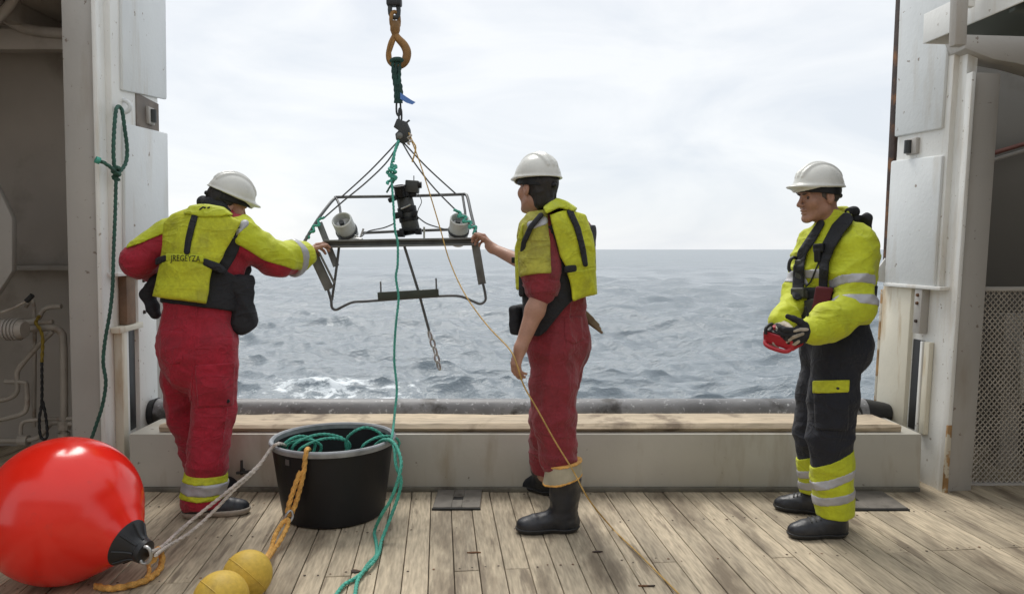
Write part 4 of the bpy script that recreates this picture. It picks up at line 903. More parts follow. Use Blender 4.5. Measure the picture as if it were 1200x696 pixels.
# ------------------------------------------------------------------ the man on the right, holding the crane remote control
def man_right():
    pel = at(980, 405, 3.72); neck = at(976, 262, 3.75); A = frame(neck - pel, (-.80, -.60, 0)); L_ = np.linalg.norm(neck - pel) 
    r = thing('person', 'man in profile in yellow hi-vis jacket and dark trousers holding a remote control', 'person', (pel[0], 3.72, 0), 'deck crew in white hard hats')
    shs = [at(998, 291, 3.60), at(955, 291, 3.86)]; els = [at(1003, 360, 3.52), at(932, 354, 3.80)]; wrs = [at(953, 388, 3.385), at(914, 380, 3.60)]
    hips = [at(980, 415, 3.64), at(966, 415, 3.80)]; knees = [at(972, 512, 3.60), at(955, 508, 3.82)]; anks = [at(979, 600, 3.60), at(958, 588, 3.90)]
    # head
    hc = at(959.5, 232, 3.74); HA = frame((-.10, -.02, 1), (-.965, -.20, -.05))
    hg = G(hc - [.16, .15, .22], hc + [.15, .15, .14], .0036); add_head(hg, hc, HA, 1.0, neck + A[2] * -.02); hm = hg.mesh(1)
    body = join_obj('body', [coarse_body(pel, A, L_ , shs, els, wrs, hips, knees, anks), hm], M['skin_tan'], r)
    for q in (-1, 1):
        b = MB(); b.lathe([(.0001, -.011), (.007, -.008), (.010, 0), (.007, .008), (.0001, .011)], hc + HA[0] * .031 * q + HA[1] * .0755 + HA[2] * .005, HA[1], 12); b.build('eye', M['eye_white'], r, smooth=True)
        g = G(hc - .15, hc + .15, .004)
        g.cap(hc + HA[0] * .046 * q + HA[1] * .088 + HA[2] * .028, hc + HA[0] * .016 * q + HA[1] * .097 + HA[2] * .024, .0035, .005); g.obj('eyebrow', M['hair_grey'], r)
    # short hair round the back of the head
    g = G(hc - .16, hc + .16, .005); g.ell(hc + HA[1] * -.016 + HA[2] * .034, (.080, .102, .091), HA, 0); P = g.pts() - hc
    g.both(-(P @ HA[1]) * -1 - .03 - np.minimum(P @ HA[2], 0) * -.6 , .006); g.both(-(P @ HA[2]) - .055, .01); g.wrinkle([(.002, np.eye(3), (60, 60, 25))], 4); g.obj('hair', M['hair_grey'], r)
    put_helmet(r, hc + HA[2] * .048 + HA[1] * .002, frame(HA[2] + HA[1] * -.10, HA[1] ), .98)
    # trousers with bib
    lo, hi = bounds(*hips, *knees, *anks, pel + A[2] * .38, m=.17); g = G(lo, hi, .0075)
    add_torso(g, pel, A, L_, .006); g.plane(pel + A[2] * .62 * L_, A[2], .01)
    g.chain([hips[0], knees[0] * .5 + hips[0] * .5, knees[0], anks[0]], [.116, .108, .097, .080], .03); g.chain([hips[1], knees[1] * .5 + hips[1] * .5, knees[1], anks[1]], [.112, .104, .092, .080], .03)
    g.plane((anks[0] + anks[1]) / 2 + np.array([0, 0, -.01]), (0, 0, -1), .006) if False else None
    for i in (0, 1):
        pass
    P = g.pts(); zc = P[..., 2]; g.both((.115 - zc).astype(np.float32) + np.where(P[..., 1] > 3.76, .012, 0), .006)
    g.wrinkle(TROUSER(.0075, .52, .30), 21); tr = g.obj('trousers', M['navy_cloth'], r)
    W = Wear(g, pel); z = W.P[..., 2]
    zt_, z1, z2 = at(978, 536, 3.6)[2], at(978, 560, 3.6)[2], at(978, 581, 3.6)[2]
    slant = (W.px - 975) * .0016
    W.patch('hivis_leg_panel', M['hivis'], tr, np.maximum(z - zt_ - slant * 1.2, .10 - z), .006, 0)
    W.patch('reflective_band', M['reflect'], tr, np.abs(z - z1 - slant) - .024, .010, 0); W.patch('reflective_band', M['reflect'], tr, np.abs(z - z2 - slant * .6) - .024, .010, 0)
    W.patch('cargo_pocket', M['navy_cloth'], tr, ('poly', [(953, 452), (996, 450), (994, 505), (955, 503)]), .012)
    W.patch('pocket_flap', M['hivis_dirty'], tr, ('poly', [(952, 446), (996, 445), (995, 460), (952, 461)]), .018)
    b = MB(); c = W.hit(982, 455, .019); b.lathe([(0, .003), (.006, .003), (.007, -.004)], c, (0, -1, 0), 12); b.build('snap_button', M['dark_steel'], tr)
    # jacket
    lo, hi = bounds(*shs, *els, *wrs, neck + A[2] * .05, pel + A[2] * .25, m=.15); g = G(lo, hi, .0075)
    add_torso(g, pel, A, L_, .024, .15, sh=.81); g.plane(pel + A[2] * .40 * L_, -A[2], .01)
    hole = np.linalg.norm(g.pts() - (neck + A[2] * .09), axis=-1) - .088; g.both(-hole, .01)
    g.chain([shs[0], els[0]], [.082, .076], .05); g.chain([els[0], els[0] * .35 + wrs[0] * .65, wrs[0]], [.082, .074, .056], .02); g.chain([shs[1], els[1]], [.078, .068], .05); g.chain([els[1], wrs[1]], [.066, .052], .02)
    g.wrinkle([(.010, FOLD([.5, .1, 1]), (4.5, 4.5, 12)), (.009, FOLD([-.7, .1, 1]), (6, 6, 13)), (.003, ZF, (15, 15, 28))], 8)
    jk = g.obj('jacket', M['hivis'], r); W = Wear(g, pel * .4 + neck * .6)
    col = g.like(np.full(g.n, .5)); nb = neck + A[2] * .02
    col.cap(nb + A[2] * -.01, nb + A[2] * .050 - A[1] * .012, .082, .076, 0); col.both(-(np.linalg.norm(np.cross(g.pts() - nb, A[2]), axis=-1) - .066)); col.both(-((g.pts() - nb) @ unit(A[1] * -1 + A[0] * .0) * .55 - (g.pts() - nb) @ A[2] + .030), .01); col.obj('collar', M['hivis'], jk)
    for t0, t1 in ((.50, .66), (.84, 1.02)):
        W.patch('reflective_band', M['reflect'], jk, np.maximum(band_region(W.P, shs[0], els[0], t0, t1), near_limb(W.P, shs[0], els[0], .115)), .004, 0)
    W.patch('reflective_band', M['reflect'], jk, np.maximum(band_region(W.P, shs[1], els[1], .55, .75), near_limb(W.P, shs[1], els[1], .10)), .004, 0)
    armn = near_limb(W.P, shs[0], els[0], .094); armn2 = near_limb(W.P, els[0], wrs[0], .09); notarm = -np.minimum(armn, armn2)
    zch = at(950, 322, 3.6)[2]
    W.patch('reflective_band', M['reflect'], jk, np.maximum(np.abs((W.P - pel) @ A[2] - (at(950, 321, 3.6) - pel) @ A[2]) - .024, np.maximum(notarm, poly_sd(W.px, W.py, [(925, 300), (962, 300), (962, 345), (925, 345)]) * .0042)), .004, 0)
    # inflatable life jacket worn over it
    lj = W.patch('life_jacket', M['black_cloth'], r, np.maximum(line_sd(W.px, W.py, [(992, 257), (982, 268), (971, 288), (966, 306), (964, 345)], [8, 8.5, 8, 6, 5]) * (W.z / FPX), -armn - .03), .024, -1, k=.012)
    W.patch('far_strap', M['black_cloth'], lj, ('line', [(962, 262), (952, 278), (940, 296), (936, 312), (935, 345)], [4.5, 5.5, 5.5, 6.5, 7]), .020)
    g2 = G(*bounds(at(1000, 252, 3.7), at(1024, 262, 3.8), at(1022, 365, 3.82), m=.12), .008)
    bk = pel - A[1] * .185; pts = [neck + A[2] * .015 - A[1] * .09 - A[0] * .06, neck - A[2] * .03 - A[1] * .155, neck - A[2] * .14 - A[1] * .185, neck - A[2] * .30 - A[1] * .185, pel + A[2] * .21 - A[1] * .165]
    g2.chain(pts, [.030, .045, .048, .045, .034], .02, flat=(A[1], 1.35)); g2.chain([p - A[0] * .07 for p in pts], [.026, .040, .044, .042, .032], .02, flat=(A[1], 1.35)); g2.chain([p + A[0] * .06 for p in pts], [.026, .040, .044, .042, .032], .02, flat=(A[1], 1.35))
    cloth_folds(g2, .003, 6); g2.obj('back_bladder', M['black_cloth'], lj)
    nk = [neck - A[1] * .085 + A[0] * s_ * .065 + A[2] * .055 for s_ in (-1, 0, 1)]; g2 = G(*bounds(*nk, m=.1), .007); g2.chain([nk[0] + A[1] * .05, nk[0], nk[1] - A[1] * .015, nk[2], nk[2] + A[1] * .05], [.020, .026, .027, .026, .02], .015); g2.obj('neck_roll', M['black_cloth'], lj)
    W2 = Wear(W.g.like(W.g.F), W.mid)
    # waist belt, pouches and fittings (on the trouser bib)
    gb = G(*bounds(pel, pel + A[2] * .40, m=.30), .0075); add_torso(gb, pel, A, L_, .030); gb.plane(pel + A[2] * .60 * L_, A[2]); gb.plane(pel + A[2] * .16 * L_, -A[2]); Wb = Wear(gb, pel + A[2] * .2)
    Wb.patch('waist_belt', M['black_cloth'], lj, np.maximum(np.abs((Wb.P - pel) @ A[2] - .255) - .045, -1), .014, 0)
    Wb.patch('front_pouch', mat('pouch_grey', (.045, .045, .042), .8, var=.3, bump=.001), lj, ('poly', [(929, 352), (961, 350), (962, 384), (930, 386)]), .035, wr=[(.004, ZG, (9, 9, 18))])
    Wb.patch('red_pouch', mat('wine_cloth', (.10, .012, .022), .8, var=.25, bump=.001), lj, ('poly', [(957, 336), (976, 338), (970, 385), (950, 394), (947, 384)]), .048, wr=[(.004, ZG, (9, 9, 18))])
    g3 = G(*bounds(W.hit(936, 325), m=.14), .005)
    for (x, y, hx, hy, hz) in ((935, 318, .020, .012, .060), (934, 343, .036, .016, .026), (943, 345, .012, .014, .02)): g3.rbox(W.hit(x, y) + [0, -.018, 0], (hx, hy, hz), A, .006)
    g3.obj('buckle', mat('buckle_olive', (.055, .058, .048), .5, var=.3), lj)
    q0 = W.hit(934, 304); b = MB(); b.tube([q0 + [0, -.02, .0], q0 + [-.03, -.03, .01], q0 + [-.048, -.03, -.01], q0 + [-.052, -.03, -.045], q0 + [-.044, -.03, -.06]], .009, 8, smoothn=5); b.build('hook', M['black_rubber'], lj, smooth=True)
    q = W.hit(959, 293, .02); g3 = G(q - .1, q + .1, .004); g3.rbox(q + [0, -.012, .01], (.028, .016, .022), A, .006); g3.rbox(q + [-.006, -.014, -.028], (.017, .014, .032), A, .005); g3.obj('radio', M['black_plastic'], lj)
    b = MB(); b.tube([q + [.0, -.02, -.05], W.hit(955, 318, .01), W.hit(950, 330, .012), W.hit(944, 336, .012)], .004, 6, smoothn=6); b.build('cord', M['black_rubber'], lj, smooth=True)
    # gloved hands
    rcn = at(915, 396, 3.45)
    gl = [None, None]
    dn = unit(at(921, 398, 3.35) - wrs[0]); gA = G(*bounds(wrs[0], wrs[0] + dn * .18, m=.11), .0036)
    gA.cap(wrs[0] - dn * .05, wrs[0] + dn * .02, .046, .040, .02); add_hand(gA, wrs[0] + dn * .005, dn, (-.35, .85, .25), -1, 1.08, (.70, .85, .9, .95), .05, (.4, .35), .0015)
    gA.wrinkle([(.0016, np.eye(3), (45, 45, 45))], 3); o = gA.obj('glove', M['black_cloth'], r)
    Wg = Wear(gA, wrs[0] + dn * .08 + np.array([0, .02, 0])); 
    for ln in ([(941, 391), (930, 395), (921, 401)], [(936, 400), (926, 407), (919, 412)], [(946, 386), (938, 386), (931, 388)]):
        Wg.patch('glove_patch', M['beige_grip'], o, ('line', ln, [1.9, 2.2, 1.6]), .0025, 0, k=.002, inner=.004, sm=0)
    df = unit(at(899, 391, 3.49) - wrs[1]); gB = G(*bounds(wrs[1], wrs[1] + df * .18, m=.11), .0036)
    gB.cap(wrs[1] - df * .05, wrs[1] + df * .02, .044, .040, .02); add_hand(gB, wrs[1] + df * .005, df, (.3, -.35, -.85), 1, 1.1, (.5, .55, .6, .65), .05, (.5, .3), .0015)
    o = gB.obj('glove', M['beige_grip'], r); Wg = Wear(gB, wrs[1] + df * .08)
    for ln in ([(911, 381), (905, 384)], [(893, 383), (890, 387)], [(903, 386), (899, 390)]): Wg.patch('knuckle_pad', M['black_cloth'], o, ('line', ln, 2.6), .004, -1, k=.002, inner=.004, sm=0)
    # boots
    boot(r, atz(992, 628, 0)[:2], atz(926, 629, 0)[:2], anks[0], 'boot', laces=True, rs=(.058, .062), shaft=anks[0] + np.array([0.0, 0, .01]))
    boot(r, atz(966, 602, 0)[:2], atz(912, 596, 0)[:2], anks[1], 'boot', laces=True, rs=(.058, .062), shaft=anks[1] + np.array([0.0, 0, .01]))
    # the remote control he holds: a thing of its own
    rt = thing('remote_control', 'crane remote control with red grab bar held in the gloves of the right-hand man', 'remote control', rcn)
    g = G(rcn - .19, rcn + .19, .0042); B = frame((-.15, -.35, 1), A[1]) * .62
    g.rbox(rcn + A[1] * -.02, (.082, .046, .032), B / .62, .010); g.obj('housing', M['red_plastic'], rt)
    b = MB(); b.box(rcn + A[1] * -.018 + B[2] * .054, (.072, .038, .004), B / .62); b.build('control_panel', M['black_plastic'], rt, bevel=.002)
    b = MB(); b.tube([rcn + B[0] * x + B[1] * y + B[2] * z for x, y, z in ((-.10, .0, -.02), (-.105, .045, -.05), (-.06, .065, -.065), (.06, .065, -.065), (.105, .045, -.05), (.10, .0, -.02))], .0105, 12, smoothn=8); b.build('grab_bar', M['red_plastic'], rt, smooth=True)
    b = MB(); b.tube([rcn + B[0] * x + B[1] * y + B[2] * z for x, y, z in ((-.095, -.05, .03), (-.10, -.03, .075), (-.095, .045, .075), (-.09, .06, .03))], .008, 10, smoothn=8); b.build('guard_hoop', M['black_rubber'], rt, smooth=True)
    b = MB(); b.tube([rcn + B[0] * x + B[1] * y + B[2] * z for x, y, z in ((.095, -.05, .03), (.10, -.03, .075), (.095, .045, .075), (.09, .06, .03))], .008, 10, smoothn=8); b.build('guard_hoop', M['black_rubber'], rt, smooth=True)
    for i in range(5):
        c = rcn + B[0] * (-.06 + .028 * i) + B[1] * .004 + B[2] * .058; b = MB(); b.tube([c, c + B[2] * .022, c + B[2] * .030 + B[1] * .004], [.006, .005, .0085], 8); b.build('lever', M['beige_grip'] if i % 2 else M['red_plastic'], rt, smooth=True)
    b = MB(); b.tube([rcn + B[0] * x + B[1] * y + B[2] * z for x, y, z in ((-.10, -.06, .0), (-.13, -.12, .06), (-.12, -.16, .16), (-.09, -.17, .22))], .006, 6, smoothn=6); b.build('carry_strap', M['black_cloth'], rt, smooth=True)
    return r
man_right()

# ------------------------------------------------------------------ the man in the middle, seen from behind his left shoulder
def life_vest(r, W, wr=None, **k): pass
def man_middle():
    pel = at(655, 402, 3.77); neck = at(652, 249, 3.76); fwd = (-.77, .64, 0); A = frame(neck - pel, fwd); L_ = np.linalg.norm(neck - pel)
    r = thing('person', 'man in dull red coverall and black rubber boots, bare forearms, reaching for the frame', 'person', (pel[0], 3.77, 0), 'deck crew in white hard hats')
    shs = [at(632, 276, 3.62), at(676, 276, 3.92)]; els = [at(634, 345, 3.555), at(634, 318, 4.12)]; wrs = [at(610, 408, 3.50), at(577, 291, 4.34)]
    hips = [at(650, 412, 3.70), at(663, 412, 3.86)]; knees = [at(649, 490, 3.66), at(645, 488, 3.87)]; anks = [at(662, 575, 3.63), at(638, 556, 4.02)]
    hc = at(629, 222, 3.735); HA = frame((.03, .0, 1), (-.62, .76, -.16))
    hg = G(hc - [.16, .16, .22], hc + [.16, .16, .14], .0036); add_head(hg, hc, HA, 1.0, neck + A[2] * -.03)
    # bare forearms with their hands
    d0 = unit(at(604, 428, 3.50) - wrs[0]); ga = G(*bounds(els[0], wrs[0], wrs[0] + d0 * .19, m=.09), .0036)
    ga.chain([els[0], els[0] * .70 + wrs[0] * .30, wrs[0]], [.047, .047, .029], .02); ga.cap(wrs[0], wrs[0] + d0 * .02, .029, .026, .02, flat=((0, 1, 0), 1.0)); add_hand(ga, wrs[0], d0, (.85, .45, 0), -1, .98, (.45, .5, .55, .6), .05, (.3, .2))
    d1 = unit(at(566, 283, 4.40) - wrs[1]); gb = G(*bounds(els[1], wrs[1], wrs[1] + d1 * .16, m=.10), .0038)
    gb.chain([els[1], els[1] * .65 + wrs[1] * .35, wrs[1]], [.046, .043, .028], .02); gb.cap(wrs[1], wrs[1] + d1 * .03, .028, .028, .02); add_hand(gb, wrs[1], d1 * .8 + np.array([0, 0, .35]), (-.8, -.1, -.55), 1, 1.02, (.75, .85, .9, .95), .04, (.5, .5))
    join_obj('body', [coarse_body(pel, A, L_, shs, els, [els[0] + .15 * (wrs[0] - els[0]), els[1] + .15 * (wrs[1] - els[1])], hips, knees, anks), hg.mesh(1), ga.mesh(1), gb.mesh(1)], M['skin'], r)
    # hair, longer at the neck
    g = G(hc - .19, hc + .17, .005); g.ell(hc + HA[1] * -.020 + HA[2] * .030, (.083, .105, .094), HA, 0); g.ell(hc - HA[1] * .060 - HA[2] * .050, (.062, .050, .062), HA, .03); g.ell(hc - HA[1] * .118 - HA[2] * .085 + HA[0] * .02, (.03, .03, .026), HA, .02); P = g.pts() - hc
    g.both((P @ HA[1]) - .012 - np.maximum(P @ HA[2], 0) * .5 , .008); g.wrinkle([(.004, np.eye(3), (45, 45, 16))], 5); g.obj('hair', M['hair'], r)
    put_helmet(r, hc + HA[2] * .050, frame(HA[2] + HA[1] * .02, HA[1]), 1.0)
    # coverall
    lo, hi = bounds(*shs, els[0], els[1], *hips, *knees, *anks, neck, m=.17); g = G(lo, hi, .0078)
    add_torso(g, pel, A, L_, .018); hole = np.linalg.norm(g.pts() - (neck + A[2] * .09), axis=-1) - .088; g.both(-hole, .01)
    ec = [els[i] + .02 * (wrs[i] - els[i]) for i in (0, 1)]
    g.chain([hips[0], knees[0] * .5 + hips[0] * .5, knees[0], anks[0]], [.116, .110, .098, .074], .03); g.chain([hips[1], knees[1] * .5 + hips[1] * .5, knees[1], anks[1]], [.112, .105, .094, .078], .03)
    arms = g.like(np.full(g.n, .5)); arms.chain([shs[0], shs[0] * .35 + els[0] * .65, shs[0] * .10 + els[0] * .90], [.086, .083, .068], .03); arms.chain([shs[1], els[1]], [.082, .070], .03)
    arms.cap(shs[0] * .20 + els[0] * .80, shs[0] * .06 + els[0] * .94, .072, .068, .01)
    body_only = g.F.copy(); g.F = smin(g.F, arms.F, .035)
    zc = g.pts()[..., 2]; g.both(np.where(g.pts()[..., 1] > 3.84, at(640, 552, 4.0)[2], at(662, 552, 3.63)[2]) - zc, .006)
    g.wrinkle(TROUSER(.008, .55, .34), 12)
    cv = g.obj('coverall', M['red_cloth_dull'], r); W = Wear(g, pel * .4 + neck * .6); P = W.P
    arm_r = near_limb(P, shs[0], els[0], .105)
    # yellow shoulder and sleeve, silver band at the shoulder, rolled cuff
    W.patch('yellow_sleeve', M['hivis_brown'], cv, np.maximum(np.maximum(band_region(P, shs[0], els[0], -.45, .70), arm_r), (W.px - 643 - (W.py - 270) * .06) * .0043), .012, 0, wr=[(.004, FOLD([.7, 0, 1]), (5, 5, 16)), (.003, FOLD([-.6, 0, 1]), (6, 6, 18))])
    W.patch('reflective_band', M['reflect'], cv, ('line', [(622, 264), (630, 261), (637, 259)], 5.5), .0165, -1)
    W.patch('rolled_cuff', M['red_cloth_dull'], cv, np.maximum(band_region(P, shs[0], els[0], .80, 1.02), near_limb(P, shs[0], els[0], .10)), .005, 0, wr=[(.004, ZG, (8, 8, 22))])
    # flared hem lining over the boot
    z0, z1 = at(662, 561, 3.63)[2], at(662, 541, 3.63)[2]; gh = G(*bounds(anks[0] + np.array([0, 0, .10]), m=.15), .006); ax_ = np.array([0, 0, 1.])
    gh.cap(np.array([*anks[0][:2], z0 - .02]) + [-.012, 0, 0], np.array([*anks[0][:2], z1 + .01]) + [-.004, 0, 0], .094, .088, 0); q = gh.pts(); slp = (q[..., 0] - anks[0][0]) * .25
    gh.both(np.maximum(z0 + slp - q[..., 2], q[..., 2] - z1 - slp * .6), .003); gh.wrinkle([(.004, ZF, (9, 9, 5))], 2); o = gh.obj('hem_lining', M['grey_sock'], cv)
    for zz_, sl_, c_ in ((z1 - .002, .6, 'orange_trim'), (z0 + .003, 1., 'orange_trim')):
        h2 = gh.like(gh.F - .003); h2.both(np.abs(q[..., 2] - zz_ - slp * sl_) - .006, .001); h2.obj('hem_trim', M['orange_rope'], cv, 0)
    W.patch('side_seam', M['red_cloth_dull'], cv, ('line', [(668, 352), (664, 400), (655, 450), (652, 500), (656, 540)], 1.6), .0035, -1, k=.001)
    W.patch('hip_pocket', M['red_cloth_dull'], cv, ('poly', [(660, 372), (682, 370), (684, 398), (672, 404), (661, 398)]), .006, -1)
    # life vest
    tv = g.like(body_only); add_torso(tv, pel, A, L_, .036); tv.both(-(np.linalg.norm(P - (neck + A[2] * .09), axis=-1) - .085), .01)
    V = Wear(tv, pel * .35 + neck * .65); u, v, w_ = (P - pel) @ A[0], (P - pel) @ A[1], (P - pel) @ A[2]
    na = -(arms.F - .004)
    vest = V.patch('life_vest', M['black_cloth'], r, np.maximum(np.maximum(np.maximum(.06 + .10 * np.clip(v + .1, 0, .3) * 0 - w_, w_ - .60), na), np.maximum(poly_sd(W.px, W.py, [(606, 250), (660, 236), (700, 260), (700, 345), (672, 350), (640, 388), (622, 400), (600, 375), (600, 300)]) * .0043, -1)), .012, 0, wr=[(.003, ZG, (8, 8, 14))])
    V.patch('back_panel', M['hivis_dirty'], vest, np.maximum(('x',) and poly_sd(W.px, W.py, [(644, 252), (665, 246), (686, 252), (697, 285), (698, 318), (668, 320), (656, 300), (648, 270)]) * .0043, na), .040, 0, k=.012, inner=.03, wr=[(.004, ZG, (7, 7, 12))], label='yellow back panel')
    V.patch('lower_panel', M['hivis_dirty'], vest, np.maximum(poly_sd(W.px, W.py, [(664, 318), (697, 314), (699, 344), (672, 352)]) * .0043, na), .046, 0, k=.014, inner=.03, wr=[(.005, ZG, (7, 7, 12))])
    V.patch('waist_strap', M['black_cloth'], vest, np.maximum(poly_sd(W.px, W.py, [(661, 312), (672, 310), (676, 311), (676, 319), (661, 320)]) * .0043, na), .052, -1)
    V.patch('back_strap', M['black_cloth'], vest, ('line', [(668, 248), (677, 268), (683, 292), (686, 310)], [3.8, 3.8, 3.6, 3.2]), .052, -1, inner=.01)
    V.patch('collar', M['hivis'], vest, np.maximum(poly_sd(W.px, W.py, [(636, 243), (652, 232), (664, 236), (676, 244), (674, 248), (655, 244), (640, 250)]) * .0043, na - .04), .054, 0, k=.008, wr=[(.003, ZG, (9, 9, 12))], label='bright yellow collar flap')
    V.patch('front_panel', M['hivis_dirty'], vest, np.maximum(np.maximum(poly_sd(W.px, W.py, [(603, 290), (612, 262), (630, 250), (634, 254), (618, 275), (611, 300), (610, 340), (604, 340)]) * .0043, -v + .0), na), .046, 0, k=.01, inner=.03)
    V.patch('arm_gap_line', M['black_cloth'], vest, np.maximum(('l',) and line_sd(W.px, W.py, [(634, 252), (622, 266), (614, 284), (611, 305), (611, 345)], 3.2) * .0043, na), .052, -1, inner=.03)  # black line in the gap between sleeve and front panel
    g2 = G(*bounds(at(614, 360, 3.8), m=.16), .006); fc = pel + A[1] * .205 - A[0] * .07; 
    g2.rbox(fc + A[2] * .115, (.055, .030, .075), A, .02); g2.rbox(fc + A[0] * .13 + A[2] * .125, (.055, .028, .07), A, .02, .0); cloth_folds(g2, .004, 3); g2.obj('front_pouch', M['black_cloth'], vest)
    q_ = at(602, 305, 3.95); b = MB(); b.box(q_, (.012, .01, .016)); b.build('strap_buckle', M['black_plastic'], vest, bevel=.003)
    # boots
    boot(r, atz(679, 621, 0)[:2], atz(606, 623, 0)[:2], anks[0], 'rubber_boot', rs=(.070, .082), shaft=at(663, 556, 3.64), wide=1.08)
    boot(r, atz(649, 580, 0)[:2], atz(613, 570, 0)[:2], anks[1], 'rubber_boot', rs=(.070, .082), shaft=at(637, 538, 4.05), wide=1.08)
    # work gloves tucked in the back pocket
    q0 = at(690, 374, 3.80); gg = G(q0 - .14, q0 + .16, .004); e = unit(at(709, 390, 3.78) - q0)
    gg.cap(q0 - e * .05, q0 + e * .01, .026, .022, .01, flat=((0, 1, 0), 1.8)); gg.cap(q0 + np.array([-.02, 0, .02]), q0 + e * .01, .02, .02, .01, flat=((0, 1, 0), 1.8))
    for i in range(3): gg.cap(q0 + e * .01 + np.array([0, (i - 1) * .006, (i - 1) * .014]), q0 + e * (.085 - .01 * i) + np.array([0, (i - 1) * .01, (i - 1) * .012]), .011, .008, .002)
    o = gg.obj('work_glove', M['brown_glove']); tag(o, 'brown work glove tucked in the back pocket of the middle man', 'glove')
    return r
man_middle()

# ------------------------------------------------------------------ the man on the left, back to the camera, holding the frame
def man_left():
    pel = at(231, 398, 3.98); neck = at(256, 252, 4.10); A = frame(neck - pel, (.36, .93, 0)); L_ = np.linalg.norm(neck - pel)
    r = thing('person', 'man in bright red and yellow coverall, back turned, lettering across his yellow vest', 'person', (pel[0], 3.95, 0), 'deck crew in white hard hats')
    shs = [at(283, 283, 4.02), at(203, 277, 4.08)]; els = [at(325, 306, 4.16), at(162, 306, 4.03)]; wrs = [at(358, 299, 4.34), at(186, 322, 4.24)]
    hips = [at(252, 405, 3.94), at(212, 405, 4.02)]; knees = [at(248, 485, 3.94), at(216, 480, 4.10)]; anks = [at(237, 588, 3.86), at(240, 562, 4.17)]
    hc = at(267, 241, 4.12); HA = frame((.36, .10, .9), (.66, .58, -.46))
    hg = G(hc - .2, hc + .17, .0038); add_head(hg, hc, HA, .96, neck + A[2] * -.03)
    d0 = unit(at(371, 287, 4.42) - wrs[0]); ga = G(*bounds(wrs[0], wrs[0] + d0 * .18, m=.09), .0036); ga.cap(wrs[0] - d0 * .06, wrs[0] + d0 * .02, .031, .028, .02); add_hand(ga, wrs[0], d0, (.45, -.10, -.85), -1, 1.04, (.55, .65, .7, .8), .06, (.5, .4))
    d1 = unit(np.array([.5, .8, -.2])); gb = G(*bounds(wrs[1], wrs[1] + d1 * .18, m=.09), .005); gb.cap(wrs[1] - d1 * .06, wrs[1] + d1 * .02, .031, .028, .02); add_hand(gb, wrs[1], d1, (.6, -.4, -.5), 1, 1.04, (.5, .5, .6, .6), .06, (.5, .4))
    join_obj('body', [coarse_body(pel, A, L_, shs, els, wrs, hips, knees, anks), hg.mesh(1), ga.mesh(1), gb.mesh(1)], M['skin'], r)
    g = G(hc - .2, hc + .17, .005); g.ell(hc + HA[1] * -.020 + HA[2] * .028, (.086, .107, .096), HA, 0); g.ell(hc - HA[1] * .055 - HA[2] * .055, (.070, .058, .062), HA, .03); P = g.pts() - hc
    g.both((P @ HA[1]) + .012 - np.maximum(P @ HA[2], 0) * .5, .008); g.wrinkle([(.004, np.eye(3), (45, 45, 16))], 9); g.obj('hair', M['hair'], r)
    put_helmet(r, hc + HA[2] * .056, frame(HA[2] + HA[1] * .0, HA[1]), 1.0)
    # dark hood rolled behind the neck
    g = G(*bounds(at(246, 238, 4.05), m=.17), .006); g.chain([at(238, 237, 4.08), at(246, 240, 4.03), at(257, 244, 4.02), at(266, 248, 4.03)], [.034, .036, .032, .022], .02); cloth_folds(g, .004, 3); g.obj('hood_roll', M['black_cloth'], r)
    # coverall
    lo, hi = bounds(*shs, *els, *wrs, *hips, *knees, *anks, neck, m=.16); g = G(lo, hi, .0082)
    add_torso(g, pel, A, L_, .036); hole = np.linalg.norm(g.pts() - (neck + A[2] * .09), axis=-1) - .088; g.both(-hole, .01)
    g.cap(pel + A[2] * .24, pel - A[2] * .04, .160, .175, .04, flat=(A[1], 1.25)); g.cap(at(228, 350, 4.0), at(229, 425, 3.98), .15, .165, .05)
    g.chain([hips[0], knees[0] * .5 + hips[0] * .5, knees[0], anks[0]], [.118, .114, .106, .096], .03); g.chain([hips[1], knees[1] * .5 + hips[1] * .5, knees[1], anks[1]], [.118, .104, .088, .086], .03)
    body_only = g.F.copy()
    arms = g.like(np.full(g.n, .5)); arms.chain([shs[0], els[0]], [.090, .086], .03); arms.chain([els[0], els[0] * .4 + wrs[0] * .6, wrs[0] * .92 + els[0] * .08], [.088, .080, .060], .03); arms.chain([shs[1], els[1]], [.086, .082], .03); arms.chain([els[1], wrs[1]], [.080, .062], .03)
    g.F = smin(g.F, arms.F, .04); P = g.pts(); zc = P[..., 2]
    hem = np.where(P[..., 1] > 4.03, at(240, 560, 4.17)[2], .055); g.both(hem - zc, .006)
    g.wrinkle(TROUSER(.008, .52, .24), 33)
    cv = g.obj('coverall', M['red_cloth'], r); W = Wear(g, pel * .4 + neck * .6); P = W.P
    wr_y = [(.003, FOLD([1, .2, .3]), (5, 5, 15)), (.002, FOLD([.4, .3, 1]), (7, 7, 18))]
    W.patch('yellow_sleeve', M['hivis'], cv, (poly_sd(W.px, W.py, [(268, 256), (292, 250), (330, 264), (376, 272), (380, 296), (368, 317), (345, 316), (325, 311), (305, 302), (283, 288), (268, 283)]) * .0047), .012, 0, wr=wr_y)
    W.patch('reflective_band', M['reflect'], cv, np.maximum(band_region(P, els[0], wrs[0], .48, .74), near_limb(P, els[0], wrs[0], .12)), .017, 0); W.patch('reflective_band', M['reflect'], cv, ('line', [(272, 276), (279, 268), (287, 262)], [4.5, 5, 5]), .020, 0)
    W.patch('yellow_sleeve', M['hivis'], cv, poly_sd(W.px, W.py, [(148, 291), (152, 274), (196, 250), (204, 264), (192, 273), (168, 283)]) * .0047, .010, 0, wr=wr_y)
    near_leg = near_limb(P, knees[0], anks[0], .16)
